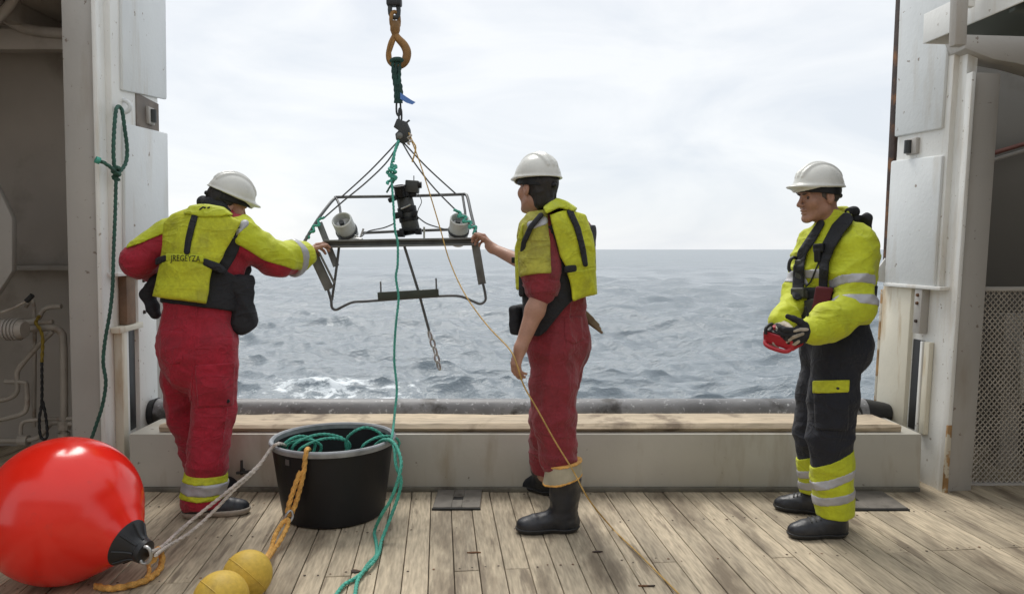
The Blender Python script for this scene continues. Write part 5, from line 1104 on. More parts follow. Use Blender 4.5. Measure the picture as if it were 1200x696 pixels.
    for name, y0, y1, m, off in (('yellow_band', 562, 571, M['hivis_dirty'], .007), ('reflective_band', 570, 584, M['reflect'], .010), ('yellow_band', 583, 590, M['hivis_dirty'], .007)):
        za, zb = at(237, y1, 3.76)[2], at(237, y0, 3.76)[2]; sl_ = (W.px - 237) * .0004
        W.patch(name, m, cv, np.maximum(np.maximum(za - zc - sl_, zc - zb + sl_), near_leg), off, 0)
    W.patch('thigh_pocket', M['red_cloth'], cv, ('poly', [(228, 428), (276, 424), (274, 475), (232, 478)]), .008, -1, label='patch pocket on the right thigh')
    W.patch('seat_seam', M['red_cloth'], cv, ('line', [(231, 350), (230, 400), (226, 440), (223, 470)], 1.6), .0035, -1, k=.001)
    W.patch('side_seam', M['red_cloth'], cv, ('line', [(266, 478), (260, 520), (252, 558)], 1.6), .0035, -1, k=.001)
    W.patch('hip_pocket', M['red_cloth'], cv, ('poly', [(188, 386), (216, 388), (214, 424), (200, 428), (187, 420)]), .006, -1)
    b = MB(); c = W.hit(267, 470, .010); b.lathe([(0, .004), (.010, .003), (.011, -.004)], c, (0.2, -1, 0), 14); b.build('snap_button', M['black_plastic'], cv)
    # life vest
    tv = g.like(body_only); add_torso(tv, pel, A, L_, .05); tv.both(-(np.linalg.norm(P - (neck + A[2] * .10), axis=-1) - .085), .01)
    V = Wear(tv, pel * .35 + neck * .65); na = -(arms.F - .002); u, v, w_ = (P - pel) @ A[0], (P - pel) @ A[1], (P - pel) @ A[2]
    vest = V.patch('life_vest', M['black_cloth'], r, np.maximum(np.maximum(np.maximum(.17 - w_, w_ - .62), na), poly_sd(W.px, W.py, [(186, 262), (230, 240), (284, 258), (282, 290), (266, 318), (292, 330), (292, 372), (240, 372), (180, 352)]) * .0047), .012, 0, wr=[(.003, ZG, (8, 8, 14))])
    up_ = V.patch('back_panel', M['hivis_dirty'], vest, np.maximum(poly_sd(W.px, W.py, [(191, 262), (200, 252), (222, 244), (262, 250), (282, 260), (274, 278), (263, 296), (256, 311), (232, 309), (222, 306), (200, 305), (187, 306)]) * .0047, na), .050, -1, k=.014, inner=.03, wr=[(.004, ZG, (7, 7, 12))], label='yellow upper back panel')
    V.patch('lower_panel', M['hivis_dirty'], vest, np.maximum(poly_sd(W.px, W.py, [(189, 305), (222, 304), (250, 312), (241, 355), (178, 347)]) * .0047, na), .060, -1, k=.018, inner=.03, wr=[(.005, ZG, (6, 6, 11))])
    V.patch('text_strip', M['hivis'], vest, np.maximum(poly_sd(W.px, W.py, [(194, 297), (238, 299), (240, 308), (220, 307), (194, 307)]) * .0047, na), .0635, -1, k=.004)
    V.patch('waist_strap', M['black_cloth'], vest, np.maximum(poly_sd(W.px, W.py, [(180, 303), (196, 298), (196, 306), (180, 312)]) * .0047, na), .064, -1)
    V.patch('waist_strap', M['black_cloth'], vest, np.maximum(poly_sd(W.px, W.py, [(238, 302), (258, 309), (266, 316), (262, 322), (238, 311)]) * .0047, na), .064, -1)
    V.patch('back_strap', M['black_cloth'], vest, ('line', [(229, 251), (225, 264), (221, 280), (219, 295)], [4.2, 4.2, 4.0, 3.8]), .062, -1, inner=.01)
    V.patch('collar', M['hivis'], vest, poly_sd(W.px, W.py, [(215, 250), (222, 241), (240, 239), (262, 243), (274, 252), (258, 254), (240, 255)]) * .0047, .064, -1, k=.010, wr=[(.003, ZG, (9, 9, 12))], label='bright yellow collar flap')
    text_on(V, 'JREGEYZA', (200, 306), (234.5, 307), 7.4, .0665, 'vest_lettering', M['ink'], vest, bend=.5)
    b = MB(); cpts = [V.hit(x, y, .068) for x, y in ((234, 246), (238, 243), (241, 244))]; b.tube(cpts, .006, 6); b.tube([V.hit(243, 244, .068), V.hit(246, 243, .068)], .005, 6); b.build('collar_mark', M['ink'], vest)
    # bags on both hips
    g2 = G(*bounds(at(277, 352, 4.0), m=.22), .007); c = at(278, 352, 4.02); 
    g2.rbox(c, (.085, .055, .145), frame((.10, 0, 1), (.5, .86, 0)), .04); g2.cap(at(262, 318, 4.03), at(285, 318, 4.08), .05, .045, .03); g2.ell(at(283, 372, 4.02), (.07, .075, .085), k=.04); g2.ell(at(270, 335, 3.97), (.05, .05, .09), k=.04); g2.wrinkle([(.012, ZG, (4, 4, 9)), (.009, ZH, (6, 6, 12)), (.003, ZF, (16, 16, 26))], 4); o = g2.obj('side_pouch', M['black_cloth'], vest)
    g2 = G(*bounds(at(174, 345, 4.12), m=.18), .007); g2.cap(at(184, 328, 4.10), at(173, 346, 4.12), .035, .040, .02); g2.cap(at(173, 346, 4.12), at(182, 368, 4.10), .038, .025, .02); cloth_folds(g2, .006, 5); g2.obj('side_pouch', M['black_cloth'], vest)
    # shoes
    s_ = boot(r, atz(212, 607, 0)[:2], atz(293, 600, 0)[:2], anks[0], 'shoe', rs=(.05, .05), low=True, sole_m=M['sole_white'])
    boot(r, atz(236, 584, 0)[:2], atz(277, 572, 0)[:2], anks[1], 'shoe', rs=(.05, .05), low=True, sole_m=M['sole_white'])
    return r
man_left()
# ================================================================== THINGS ON AND OVER THE DECK
# ---- hanging camera frame
YB = 4.46                                               # the near beam
fr = thing('camera_frame', 'dark steel tubular frame with camera and two white lamps hanging over the stern', 'camera frame', at(470, 283, YB))
def rod(name, pts, r, m=M['frame_steel'], par=fr, sm=0, n=10, lab=None):
    b = MB(); b.tube([at(x, y, Y) for x, y, Y in pts], r, n, smoothn=sm); o = b.build(name, m, par, smooth=True)
    if lab: o['label'] = lab
    return o
YT = 4.78
rod('top_rail', [(357, 283, YB + .02), (372, 258, 4.56), (388, 237, 4.70), (394, 232, YT), (400, 231, YT), (470, 230, YT), (536, 228, YT), (545, 228, YT), (548, 232, 4.74), (552, 250, 4.62), (558, 274, YB + .03)], .0098, sm=4)
rod('front_beam', [(378, 284, YB), (562, 282, YB)], .006)
def flat_bar(name, p0, p1, wv, tv, m=M['frame_steel'], par=fr, bev=.002):
    p0, p1 = np.asarray(p0), np.asarray(p1); ax = unit(p1 - p0); wv = unit(np.asarray(wv) - ax * np.dot(ax, wv)); t_ = np.cross(ax, wv)
    b = MB(); h, k = tv; q = [(-h, -k), (h, -k), (h, k), (-h, k)]
    b.hexa([p0 + wv * u + t_ * v for u, v in q] + [p1 + wv * u + t_ * v for u, v in q]); return b.build(name, m, par, bevel=bev)
# channel beam: web and two flanges
for dz, hw, k, nm in ((.018, .006, .030, 'beam_flange'), (-.018, .006, .030, 'beam_flange'), (0, .012, .005, 'beam_web')):
    flat_bar(nm, at(381, 286, YB) + [0, 0, dz], at(561, 283, YB) + [0, 0, dz], (0, 0, 1), (hw, k), M['frame_steel'] if nm == 'beam_web' else M['slab_steel'])
rod('rear_rail', [(424, 273, 4.86), (470, 271, 4.86), (528, 269, 4.86)], .010)
rod('side_rod', [(394, 232, YT), (399, 249, 4.66), (397, 292, 4.5), (389, 352, 4.52)], .008, sm=4)
rod('side_rod', [(542, 229, YT), (545, 248, 4.66), (546, 262, 4.6)], .008)
flat_bar('side_plate', at(374, 261, 4.54), at(394, 312, 4.50), (1, .2, 0), (.019, .005), M['slab_steel'])
flat_bar('side_plate', at(366, 296, 4.44), at(386, 339, 4.46), (1, .3, 0), (.028, .006), M['slab_steel'])
flat_bar('side_plate', at(557, 286, 4.47), at(565, 333, 4.48), (1, .3, 0), (.024, .006), M['slab_steel'])
flat_bar('plate_edge', at(374, 296, 4.435), at(392, 332, 4.455), (1, .3, 0), (.006, .022), M['slab_steel'])
rod('lower_rail', [(383, 334, 4.46), (388, 352, 4.46), (389, 360, 4.46), (394, 363, 4.46), (402, 359, 4.46), (414, 354, 4.47), (430, 353, 4.47), (470, 350, 4.47), (515, 347, 4.47), (538, 347, 4.47), (552, 352, 4.47), (562, 356, 4.47), (568, 353, 4.47), (569, 347, 4.47), (566, 332, 4.47)], .0082, sm=5)
flat_bar('ballast_board', at(443, 347, 4.455), at(514, 343, 4.455), (0, 0, 1), (.023, .016), mat('board_green', (.05, .058, .045), .7, var=.3, vscale=9))
for x, y0, y1 in ((446, 330, 343), (511, 326, 341)): rod('board_pin', [(x, y0, 4.45), (x + .4, y1, 4.45)], .005)
rod('drop_rod', [(474, 289, 4.5), (490, 340, 4.52), (503, 388, 4.54)], .0085)
# shackle and chain at the end of the drop rod
for k, (x, y) in enumerate(((504, 393), (507, 402), (510, 411), (512, 420), (514, 428))):
    c = at(x, y, 4.54); ax = unit(at(514, 430, 4.54) - at(503, 390, 4.54)); sd = unit(np.cross(ax, (0, 1, 0) if k % 2 else (.7, .7, 0)))
    b = MB(); b.tube([c + ax * .028 * math.cos(a) + sd * .013 * math.sin(a) for a in np.linspace(0, 2 * math.pi, 12, endpoint=False)], .0065, 7, closed=True); b.build('chain_link', M['steel'], fr, smooth=True)
# lamps
def lamp(c_open, c_end, r, lab):
    c0, c1 = np.asarray(c_open), np.asarray(c_end); ax = unit(c1 - c0); Ln = np.linalg.norm(c1 - c0); b = MB()
    b.lathe([(r * .80, .05), (r * .83, .004), (r * .9, 0), (r, .006), (r, Ln * .72), (r * .8, Ln * .8), (r * .8, Ln), (0, Ln)], c0, ax, 26); o = b.build('lamp', M['lamp_white'], fr, smooth=True); o['label'] = lab
    b = MB(); b.lathe([(r * .82, .05), (r * .3, .075), (0, .08)], c0, ax, 22); b.build('reflector', M['steel'], o, smooth=True)
    b = MB(); b.lathe([(r * 1.03, Ln * .45), (r * 1.09, Ln * .46), (r * 1.09, Ln * .55), (r * 1.03, Ln * .56)], c0, ax, 22); b.build('clamp_band', M['dark_steel'], o)
    b = MB(); b.tube([c0 + ax * .07 - np.cross(ax, (0, 1, 0)) * r * .25, c0 + ax * .02 - np.cross(ax, (0, 1, 0)) * r * .2], [.012, .016], 10); b.build('bulb', M['dark_steel'], o, smooth=True)
lamp(at(400, 257, 4.50), at(412, 283, 4.66), .062, 'white lamp tipped to the left'); lamp(at(539, 256, 4.50), at(536, 284, 4.62), .060, 'white lamp standing upright')
b = MB(); b.tube([at(416, 276, 4.52), at(422, 279, 4.5), at(426, 268, 4.5)], .006, 8); b.build('lamp_bracket', M['steel'], fr, smooth=True)
b = MB(); b.tube([at(415, 281, 4.5), at(424, 282, 4.48)], .016, 8); b.build('lamp_bracket', M['steel'], fr, smooth=True)
# camera housing: stacked black cylinders and blocks
cm = M['black_plastic']
def blk(name, x0, y0, x1, y1, Y, d, m=cm, tilt=0., bev=.005, label=None):
    c = at((x0 + x1) / 2, (y0 + y1) / 2, Y); hx = (x1 - x0) / 2 * Y / FPX; hz = (y1 - y0) / 2 * Y / FPX; t_ = R(tilt)
    b = MB(); b.box(c, (hx, d, hz), np.array([[math.cos(t_), 0, math.sin(t_)], [0, 1, 0], [-math.sin(t_), 0, math.cos(t_)]])); o = b.build(name, m, fr, bevel=bev)
    return o
cg = mat('camera_grey', (.05, .052, .05), .5, var=.2)
b = MB(); b.tube([at(474, 232, 4.62), at(482, 271, 4.62)], [.050, .056], 20); b.build('camera_housing', cg, fr, smooth=False, bevel=.006)
for (x, y, r_, h_) in ((473.5, 229, .058, .016), (477, 246, .059, .018), (479, 257, .060, .014), (482.5, 272, .062, .014)):
    ax = unit(at(474, 232, 4.62) - at(482, 271, 4.62)); b = MB(); b.lathe([(0, -h_), (r_, -h_), (r_, h_), (0, h_)], at(x, y, 4.62), ax, 22); b.build('clamp_ring', cm, fr, bevel=.003)
b = MB(); b.lathe([(0, -.035), (.034, -.035), (.034, .02), (.040, .024), (.040, .034), (.026, .036), (.024, .020), (0, .018)], at(468.5, 224, 4.56), unit([-.1, -.25, 1]), 20); b.build('lens_tube', cm, fr, bevel=.002)
blk('strobe_box', 475.5, 212, 491, 226, 4.60, .035, cg, -4); blk('strobe_foot', 481, 225, 488, 231, 4.60, .02, cm, -4)
b = MB(); b.tube([at(490, 217, 4.58), at(494, 217, 4.58)], .02, 12); b.build('strobe_knob', cm, fr, smooth=True)
b = MB(); b.tube([at(485, 212, 4.6), at(485, 206, 4.6)], .003, 6); b.build('whip', cm, fr)
blk('side_clamp', 455, 231, 466, 236, 4.55, .02, cm, 24); blk('side_clamp', 461, 249, 472, 256, 4.55, .028, cm, 10); blk('side_clamp', 484, 247, 489, 254, 4.56, .02, cm)
blk('base_clamp', 466, 270, 474, 278, 4.56, .035, cm); blk('base_clamp', 487, 268, 494, 275, 4.56, .03, cm); blk('base_shelf', 469, 268, 492, 271, 4.58, .05, cm)
b = MB(); b.tube([at(470, 245, 4.545), at(475, 243, 4.54), at(481, 240, 4.545)], .006, 8); b.build('silver_clip', M['steel'], fr, smooth=True)
b = MB(); b.tube([at(497, 280, 4.5), at(497, 266, 4.5)], .006, 8); b.build('steel_pin', M['steel'], fr, smooth=True)
b = MB(); b.tube([at(489, 226, 4.57), at(494, 236, 4.56), at(490, 246, 4.56), at(488, 256, 4.57)], .0025, 6, smoothn=6); b.build('cable', M['grey_line'], fr, smooth=True)
for pts in ([(462, 262, 4.6), (450, 267, 4.65), (432, 271, 4.7), (424, 277, 4.6)], [(489, 254, 4.6), (500, 262, 4.65), (515, 267, 4.65), (526, 270, 4.6)]): rod('cable', pts, .004, M['grey_line'], sm=6)

# ---- lifting gear, top to bottom
YH = 4.56
hk = thing('crane_hook', 'rusty orange safety hook with black chain links at the top of the picture', 'hook', at(465, 45, YH))
b = MB(); b.tube([at(462, -200, YH), at(462, -3, YH)], .008, 8); b.build('crane_wire', M['dark_steel'], hk, smooth=True)
b = MB(); c = at(462, 3, YH); b.box(c, (.045, .03, .025)); b.build('swivel_block', M['black_rubber'], hk, bevel=.01)
def link(name, c, ax, sd, a_, b_, r, m, par):
    b = MB(); b.tube([c + ax * (a_ * math.cos(t) + (.35 * a_ * np.sign(math.cos(t)) if abs(math.cos(t)) > .2 else 0)) + sd * b_ * math.sin(t) for t in np.linspace(0, 2 * math.pi, 16, endpoint=False)], r, 9, closed=True); return b.build(name, m, par, smooth=True)
Zv = np.array([0, 0, 1.]); Xv = np.array([1., 0, 0]); Yv = np.array([0, 1., 0])
link('chain_link', at(462, 12, YH), Zv, unit([1, .3, 0]), .034, .026, .014, M['dark_steel'], hk)
link('chain_link', at(463, 24, YH), Zv, unit([.8, .6, 0]), .036, .027, .012, M['hook_rust'], hk)
b = MB(); b.lathe([(0, .045), (.020, .045), (.030, .025), (.030, -.01), (.022, -.03), (.016, -.05), (0, -.05)], at(463, 34, YH), Zv, 16); b.build('swivel', M['hook_rust'], hk, smooth=True)
pts = [(464, 40), (458, 50), (455, 62), (457, 72), (466, 77), (474, 73), (477, 63), (474, 54), (467, 46), (464, 42)]
b = MB(); b.tube([at(x, y, YH) for x, y in pts], [.018, .015, .013, .016, .022, .025, .026, .026, .024, .02], 12, smoothn=6); b.build('hook_body', M['hook_rust'], hk, smooth=True)
b = MB(); b.tube([at(462, 46, YH - .012), at(457, 62, YH - .012), at(458, 70, YH - .012)], [.011, .009, .007], 8); b.build('latch', M['hook_rust'], hk, smooth=True)
sg = thing('lifting_sling', 'bundle of dark green rope sling hanging in the orange hook', 'sling', at(467, 95, YH))
srng = np.random.default_rng(4)
for k in range(6):
    ox, oy = (k % 3 - 1) * 3.2, (k // 3) * .03 - .015
    rope('sling_strand', [at(461 + (k % 3) * 4.2 + srng.normal(0, .6), 71, YH + oy), at(464.5 + ox + srng.normal(0, .6), 88, YH + oy * 1.2), at(466 + ox + srng.normal(0, .5), 104, YH + oy), at(467 + ox * .9, 121, YH + oy)], .0125, M['sling'], sg, n=8)
b = MB(); b.tube([at(457.5, 73, YH), at(462, 70, YH - .03), at(469, 70, YH - .03), at(473, 74, YH)], .014, 10, smoothn=5); b.build('sling_eye', M['sling'], sg, smooth=True)
b = MB(); pts = np.array([at(x, y, YH - .03) for x, y in ((469, 113), (476, 117), (483, 120), (487, 120))]); b.prism([pts[0] + [0, 0, .022], pts[1] + [0, 0, .018], pts[2] + [0, 0, .010], pts[3], pts[2] - [0, 0, .014], pts[1] - [0, 0, .018], pts[0] - [0, 0, .016]], (0, .004, 0)); b.build('blue_tag', M['blue_tag'], sg)
sb = thing('snatch_block', 'dark steel snap block hanging on two small links above the frame', 'block', at(470, 153, YH))
link('link', at(467, 127, YH), Zv, Xv, .034, .013, .006, M['dark_steel'], sb); link('link', at(469, 135, YH), Zv, unit([.6, .8, 0]), .03, .012, .006, M['dark_steel'], sb)
P_ = [(465, 139), (470, 141), (476, 143), (480, 152), (481, 160), (477, 167), (470, 168), (464, 164), (463, 157), (467, 153), (461, 149)]
b = MB(); b.prism([at(x, y, YH - .02) for x, y in P_], (0, .018, 0)); b.build('cheek_plate', M['dark_steel'], sb, bevel=.004)
b = MB(); b.prism([at(x + 1, y, YH + .022) for x, y in P_], (0, .016, 0)); b.build('cheek_plate', M['dark_steel'], sb, bevel=.004)
b = MB(); b.lathe([(0, -.03), (.020, -.026), (.020, -.022), (.016, 0), (.024, .03), (0, .03)], at(469, 160, YH), Yv, 18); b.build('sheave', mat('sheave_grey', (.16, .16, .15), .5, metal=.5, var=.2), sb, bevel=.002)
b = MB(); b.tube([at(475, 145, YH), at(480, 141, YH)], .006, 8); b.build('pin', M['dark_steel'], sb, smooth=True)
TP = (469, 163, YH)
br = thing('wire_bridle', 'four thin dark lines from the block to the corners of the hanging frame', 'bridle', at(*TP))
for pts in ([TP, (434, 200, 4.66), (399, 232, YT)], [TP, (455, 188, 4.52), (430, 213, 4.5), (402, 236, 4.5), (379, 256, 4.52)], [TP, (500, 196, 4.66), (535, 228, YT)], [TP, (485, 190, 4.53), (510, 222, 4.5), (545, 257, 4.49), (556, 268, 4.48)]):
    rod('bridle_leg', pts, .0048, M['grey_line'], br, sm=6, n=7)
def tagr(o, lab): return tag(o, lab, 'rope')
b = MB()
gs = thing('lashing', 'green rope lashed round the left corner of the hanging frame', 'rope', at(370, 265, 4.5))
rope('lashing_turn', [at(x, y, 4.49 + .02 * (k % 2)) for k, (x, y) in enumerate(((380, 255), (373, 258), (374, 264), (367, 265), (368, 271), (362, 273), (362, 279), (359, 277)))], .008, M['green_rope'], gs)
gs2 = thing('lashing', 'green rope lashed round the right corner of the hanging frame beside the bare hand', 'rope', at(550, 258, 4.5))
rope('lashing_turn', [at(x, y, 4.47 + .03 * (k % 2)) for k, (x, y) in enumerate(((532, 246), (540, 250), (537, 254), (546, 254), (543, 260), (552, 260), (550, 267), (558, 266), (555, 274), (560, 278)))], .009, M['green_rope'], gs2)

# ---- tub
TC = np.array([-.962, 3.93, 0]); TH, TR, TB = .412, .322, .268
tb = thing('tub', 'large round black plastic tub with worn pale rim holding green rope', 'tub', TC)
b = MB(); b.lathe([(0, .004), (TB - .01, .003), (TB, .012), (TB + (TR - TB) * .5, TH * .5), (TR - .004, TH - .03), (TR - .012, TH - .03), (TB + (TR - TB) * .5 - .012, TH * .5), (TB - .012, .02), (0, .018)], TC, Zv, 72); b.build('tub_wall', M['black_plastic'], tb, smooth=True)
b = MB(); b.lathe([(TR - .013, TH - .028), (TR - .014, TH - .004), (TR - .006, TH + .004), (TR + .006, TH + .003), (TR + .011, TH - .003), (TR + .011, TH - .012), (TR + .004, TH - .028)], TC, Zv, 72); b.build('rim', M['rim_plastic'], tb, smooth=True)
lp = atz(358, 534, .355); a_ = math.atan2(lp[1] - TC[1], lp[0] - TC[0]); rl = TB + (TR - TB) * .86 + .003
b = MB(); q = [TC + np.array([rl * math.cos(a_ + da), rl * math.sin(a_ + da), z]) for da, z in ((-.045, .335), (.045, .335), (.045, .365), (-.045, .365))]; b.prism(q, np.array([math.cos(a_), math.sin(a_), 0]) * .002); b.build('moulded_label', mat('label_grey', (.09, .09, .09), .5), tb)
# coiled green rope inside
def coil():
    pts = []; r_ = np.random.default_rng(8)
    for i in range(150):
        t = i * .34; rr = .17 + .075 * math.sin(i * .37) + r_.normal(0, .008); pts.append(TC + np.array([rr * math.cos(t), rr * math.sin(t), 0.15 + .0005 * i + .016 * math.sin(i * .9)]))
    return rope('coil', pts, .0082, M['green_rope'], None, n=7, sm=5)
co = coil(); tagr(co, 'heap of green rope coiled inside the black tub')
lr = thing('rope_loops', 'loose loops of green rope standing up inside the tub', 'rope', TC)
for c, w_, h_, yaw in (((350, 524), .07, .085, .2), ((356, 524), .09, .07, -.3), ((375, 525), .13, .10, .1), ((380, 526), .12, .08, .35), ((428, 521), .10, .12, -.2), ((446, 522), .09, .075, .3)):
    p = atz(c[0], c[1], .36); e = np.array([math.cos(yaw), math.sin(yaw), 0])
    rope('loop', [p + e * w_ * math.cos(t) * (1 + .1 * math.sin(3 * t)) + Zv * (h_ * math.sin(t) - .02) + np.array([0, .05 * math.cos(t * 1.3), 0]) for t in np.linspace(-.5, math.pi + .5, 12)], 0.008, M['green_rope'], lr, n=7)
# green rope from the block down into the tub and out over the rim
RX = atz(459, 516, TH + .012)
g1 = rope('hauling_rope', [at(*TP), at(463, 178, 4.52), at(458, 196, 4.47), at(459, 212, 4.44), at(461, 240, 4.40), at(463, 270, 4.385), at(466, 284, 4.38), at(466, 310, 4.36), at(464, 325, 4.34), at(467, 350, 4.33), at(464, 380, 4.3), at(462, 420, 4.25), at(465, 455, 4.2), at(463, 480, 4.12), at(461, 500, 4.0), RX + [0, 0, .01], atz(456, 522, TH - .05)], .0072, M['green_rope'])
tagr(g1, 'green rope running from the block down past the frame to the tub rim')
kn = thing('rope_knot', 'tangled knot in the green rope above the hanging frame', 'knot', at(459, 204, 4.46))
rope('knot_turn', [at(459 + 5.5 * math.sin(t * 1.7), 193 + t * 3.3, 4.45 + .025 * math.cos(t * 2.3)) for t in np.linspace(0, 7, 20)], .0085, M['green_rope'], kn, n=7)
rope('knot_turn', [at(460 + 4 * math.cos(t * 2.1), 194 + t * 2.6, 4.44 + .02 * math.sin(t * 1.9)) for t in np.linspace(0, 7, 18)], .0085, M['green_rope'], kn, n=7)
rope('tail', [at(462, 212, 4.44), at(457, 219, 4.43), at(453, 226, 4.43)], .006, M['dark_green_rope'], kn, n=7)
rope('twin_strand', [at(467, 165, 4.54), at(463, 176, 4.5), at(461, 190, 4.47)], .0085, M['green_rope'], kn, n=7)
zg = .011
g2 = rope('green_rope', [atz(440, 521, TH - .06), atz(450, 515, TH + .008), at(462, 519, 3.70), at(470, 540, 3.60), at(467, 560, 3.555), at(458, 585, 3.55), at(447, 603, 3.56), atz(439, 622, .012), atz(441, 636, zg), atz(441, 650, zg), atz(432, 660, zg), atz(424, 672, zg + .006), atz(418, 684, zg), atz(414, 720, zg)], .0085, M['green_rope'])
tagr(g2, 'green rope hanging over the tub rim, trailing to the bottom edge, right strand')
g3 = rope('green_rope', [atz(448, 519, TH - .05), atz(456, 514.5, TH + .010), at(462, 524, 3.69), at(464, 545, 3.62), at(470, 562, 3.60), at(467, 580, 3.585), at(460, 600, 3.555), at(453, 618, 3.52), atz(447, 634, .02), atz(444, 648, .012), atz(436, 660, .022), atz(418, 676, .012), atz(402, 686, zg), atz(388, 706, zg)], .0085, M['green_rope'])
tagr(g3, 'green rope over the tub rim crossing its twin on the deck, left strand')

# ---- red buoy
BR = .308; bc = at(76, 600, 3.10); bc[2] = BR; ax = unit(at(181, 652, 2.98) - bc)
by = thing('buoy', 'big bright red inflatable buoy with a black end lying on the deck', 'buoy', bc)
prof = [(BR * math.sin(a), -BR * math.cos(a)) for a in np.linspace(0, R(140), 52)]
cone = spline([prof[-2], prof[-1], (.50 * BR, .905 * BR), (.405 * BR, .99 * BR), (.27 * BR, 1.14 * BR), (.165 * BR, 1.26 * BR), (.14 * BR, 1.33 * BR)], 6)[7:]
ic = 15
b = MB(); b.lathe(prof + [tuple(q) for q in cone[:ic + 1]], bc, ax, 96); b.build('float_body', M['buoy_red'], by, smooth=True)
b = MB(); pr2 = [(q[0] + .002, q[1]) for q in cone[ic:]]; he = pr2[-1][1]; b.lathe(pr2 + [(.05, he + .004), (.048, he + .022), (.02, he + .03), (0, he + .03)], bc, ax, 64); b.build('black_end', M['buoy_black'], by, smooth=True)
for k in range(8):
    u_ = unit(np.cross(ax, Zv)); v_ = np.cross(ax, u_); t = k * math.pi / 4; d_ = u_ * math.cos(t) + v_ * math.sin(t); b = MB(); i0, i1 = 1, len(pr2) - 1
    b.tube([bc + ax * pr2[i][1] + d_ * (pr2[i][0] + .001) for i in range(i0, i1)], .005, 6); b.build('rib', M['buoy_black'], by, smooth=True)
ey = bc + ax * (he + .02); b = MB(); sd = unit(np.cross(ax, Zv)); b.tube([ey + ax * (.012 + .03 * math.cos(t)) + np.cross(sd, ax) * .036 * math.sin(t) - np.array([0, .02, 0]) for t in np.linspace(0, 2 * math.pi, 16, endpoint=False)], .007, 8, closed=True); b.build('eye_ring', M['steel'], by, smooth=True)
eye = ey + ax * .04
o = rope('orange_rope', [eye + [0, .0, -.02], atz(186, 643, .10), atz(190, 655, .05), atz(186, 668, .018), atz(172, 679, .016), atz(150, 686, .016), atz(128, 689, .016), atz(112, 686, .016)], .014, M['orange_rope']); tagr(o, 'orange rope looped from the black end of the red buoy along the deck')
o = rope('orange_strand', [atz(174, 660, .03), atz(175, 670, .02), atz(172, 676, .03)], .009, M['orange_rope']); tagr(o, 'short end of orange rope under the black end of the buoy')
# white rope from the tub rim to the buoy, doubled
wr0 = atz(325, 521, TH + .012)
o = rope('white_rope', [atz(336, 523, TH - .05), atz(329, 520, TH + .008), atz(322, 522, TH + .0), atz(300, 548, .335), atz(270, 573, .27), atz(240, 597, .19), atz(213, 619, .13), atz(190, 640, .10), eye + [.0, -.01, .02]], .0085, M['white_rope']); tagr(o, 'white rope stretched from the tub rim to the red buoy, upper strand')
o = rope('white_rope', [atz(330, 521, TH - .03), atz(326, 520, TH + .02), atz(318, 525, TH + .0), atz(299, 551, .325), atz(274, 574, .26), atz(248, 601, .17), atz(222, 624, .11), atz(196, 640, .09), eye + [.02, -.015, .01]], .0085, M['white_rope']); tagr(o, 'white rope stretched from the tub rim to the red buoy, lower strand')

# ---- yellow floats
for k, (px, py, r_, lab) in enumerate(((290, 673, .098, 'yellow ball float further from the camera, tied to the orange rope from the tub'), (259, 701, .102, 'yellow ball float cut off by the bottom edge of the picture'))):
    a0 = R(3.7) + math.atan((py - 348) / FPX); Yc = (CAMH - r_) / math.tan(a0); c = at(px, py, Yc)
    t = thing('ball_float', lab, 'float', (c[0], c[1], r_), 'yellow ball floats')
    g = MB(); ax2 = unit([.5, .5, .55]); g.lathe([(max(r_ * math.sin(a) - (.012 if a < .12 else 0), 0), r_ * math.cos(a) - (.012 if a < .12 else 0)) for a in np.linspace(0, math.pi, 36)], (c[0], c[1], r_), ax2, 48); g.build('ball', M['float_yellow'], t, smooth=True)
    b = MB(); u_ = unit(np.cross(ax2, Zv)); v_ = np.cross(ax2, u_); b.tube([np.array([c[0], c[1], r_]) + (u_ * math.cos(t_) + v_ * math.sin(t_)) * (r_ + .0002) for t_ in np.linspace(0, 2 * math.pi, 48, endpoint=False)], .0022, 6, closed=True); b.build('seam', M['float_yellow'], t, smooth=True)
FY = 3.64
def fp(x, y, dy=0.): return at(x, y, np.interp(y, [525, 600, 655], [3.615, 3.60, 3.22]) + dy)
o = rope('orange_rope', [atz(362, 527, TH - .05), atz(360, 526.5, TH + .012), at(358, 534, 3.60), at(356, 552, 3.60), at(352, 570, 3.60), at(347, 588, 3.60), at(341, 602, 3.59), at(337, 600, 3.59), at(340, 586, 3.59), at(346, 568, 3.59), at(352, 552, 3.595)], .0125, M['orange_rope']); tagr(o, 'orange rope doubled down the front of the black tub with an eye')
b = MB(); b.tube([at(341, 598, 3.575), at(336, 602, 3.56), at(333, 610, 3.55), at(337, 613, 3.55), at(343, 606, 3.57)], .006, 8, smoothn=5, closed=True); o = b.build('shackle', M['steel'], smooth=True); tag(o, 'small steel shackle joining the two orange ropes in front of the tub', 'shackle')
o = rope('orange_rope', [atz(311, 655, .15), at(318, 643, 3.34), at(322, 628, 3.42), at(330, 614, 3.52), at(337, 608, 3.545), at(337, 616, 3.52), at(329, 632, 3.42), at(320, 645, 3.33), atz(312, 656, .14)], .0115, M['orange_rope']); tagr(o, 'orange rope loop from the shackle to the yellow floats')

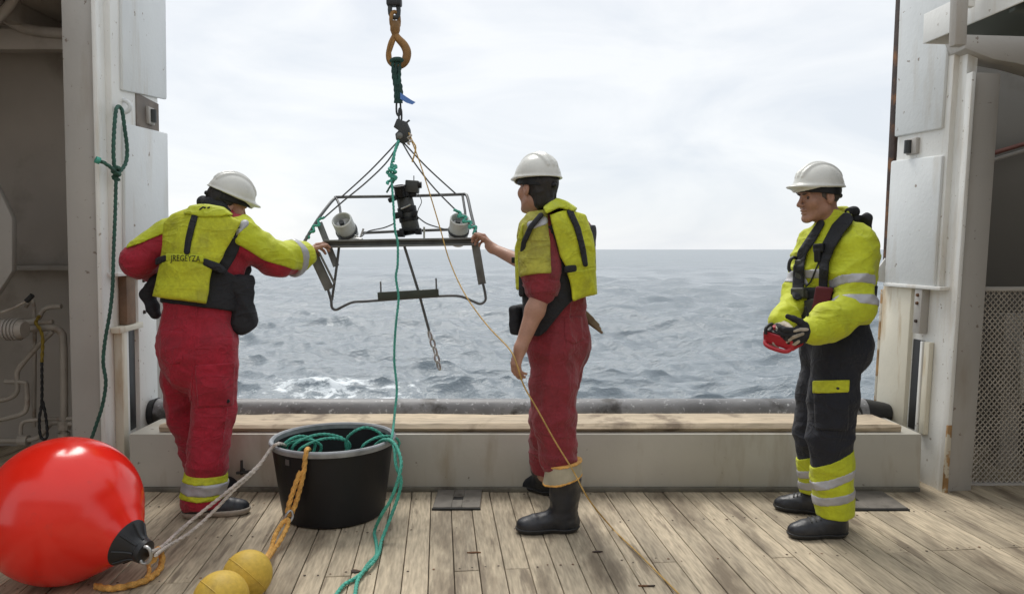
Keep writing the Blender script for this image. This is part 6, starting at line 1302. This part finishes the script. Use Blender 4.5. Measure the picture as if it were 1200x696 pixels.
# ---- tan line from the block through the hand to the deck
tl = thing('tag_line', 'thin tan line from the block through the middle man\'s hand down to the deck', 'rope', at(604, 418, 3.50))
rope('line', [at(480, 160, 4.55), at(490, 185, 4.52), at(503, 225, 4.45), at(515, 265, 4.38), at(527, 306, 4.28), at(545, 345, 4.05), at(570, 380, 3.80), at(597, 409, 3.50), at(606, 428, 3.44), at(614, 452, 3.44), at(630, 480, 3.43), at(650, 516, 3.42), at(672, 552, 3.42), at(690, 585, 3.42), atz(716, 617, .014), atz(732, 633, .010), atz(748, 648, .010), atz(776, 676, .010), atz(806, 706, .010)], 0.0038, M['tan_line'], tl, n=7)
rope('line_end', [at(479, 156, 4.54), at(483, 165, 4.53), at(487, 172, 4.52), at(486, 180, 4.52), at(483, 190, 4.51)], .005, M['tan_line'], tl, n=6)
rope('line_knot', [at(480 + 2.2 * math.sin(t * 2.1), 157 + t * 2.1, 4.53 + .01 * math.cos(2.3 * t)) for t in np.linspace(0, 6, 14)], .006, M['white_rope'], tl, n=6)

# ---- green rope on the left column
hr = thing('hanging_rope', 'dark green rope hung through the eye of the left column down to the deck', 'rope', LS.P(0, .05, 1.5))
def lw(x, y, n): t, z = LS.hit(x, y, n); return LS.P(t, n, z)
rope('eye_loop', [lw(135, 205, .08), lw(133, 180, .08), lw(134, 150, .075), lw(136, 130, .07), lw(139, 125, .06), lw(143, 130, .07), lw(146, 150, .08), lw(149, 175, .085), lw(147, 192, .085), lw(138, 204, .08)], .0108, M['dark_green_rope'], hr)
rope('knot_turn', [lw(136 + 4 * math.sin(t * 2.1), 196 + t * 2.3, .085 + .02 * math.cos(t * 1.8)) for t in np.linspace(0, 6.5, 18)], .0105, M['dark_green_rope'], hr)
rope('tail', [lw(134, 200, .09), lw(128, 195, .10), at(122, 191, 4.08), at(115, 188, 4.06)], .0105, M['dark_green_rope'], hr)
b = MB(); b.tube([at(117, 189, 4.065), at(112, 187, 4.05)], .019, 10); b.build('whipped_end', M['green_rope'], hr, smooth=True)
rope('fall', [lw(136, 208, .085), lw(135, 250, .08), lw(133, 300, .08), lw(132, 335, .09), at(129, 365, 4.10), at(123, 400, 4.09), at(121, 425, 4.09), at(124, 448, 4.09), at(120, 475, 4.09), at(112, 500, 4.09), at(105, 522, 4.09), at(102, 545, 4.09), at(106, 562, 4.05)], .0098, M['dark_green_rope'], hr)
# scraps on the deck
for (x, y, sx, sy) in ((416, 668, .022, .014), (556, 646, .03, .006), (700, 645, .022, .006), (759, 685, .035, .005)):
    c = atz(x, y, .006); b = MB(); b.prism([c + [sx * math.cos(t) * (1 + .3 * math.sin(3 * t + x)), sy * math.sin(t) * (1 + .3 * math.cos(2 * t + y)), -.006] for t in np.linspace(0, 2 * math.pi, 9, endpoint=False)], (0, 0, .005)); o = b.build('wood_chip', M['rust'])
    tag(o, {416: 'dark scrap on the planks left of the trailing green ropes', 556: 'thin dark splinter on the planks below the deck plate by the tub', 700: 'dark splinter on the planks behind the black rubber boot', 759: 'dark splinter on the planks beside the end of the tan line'}[x], 'scrap', 'scraps on the deck')
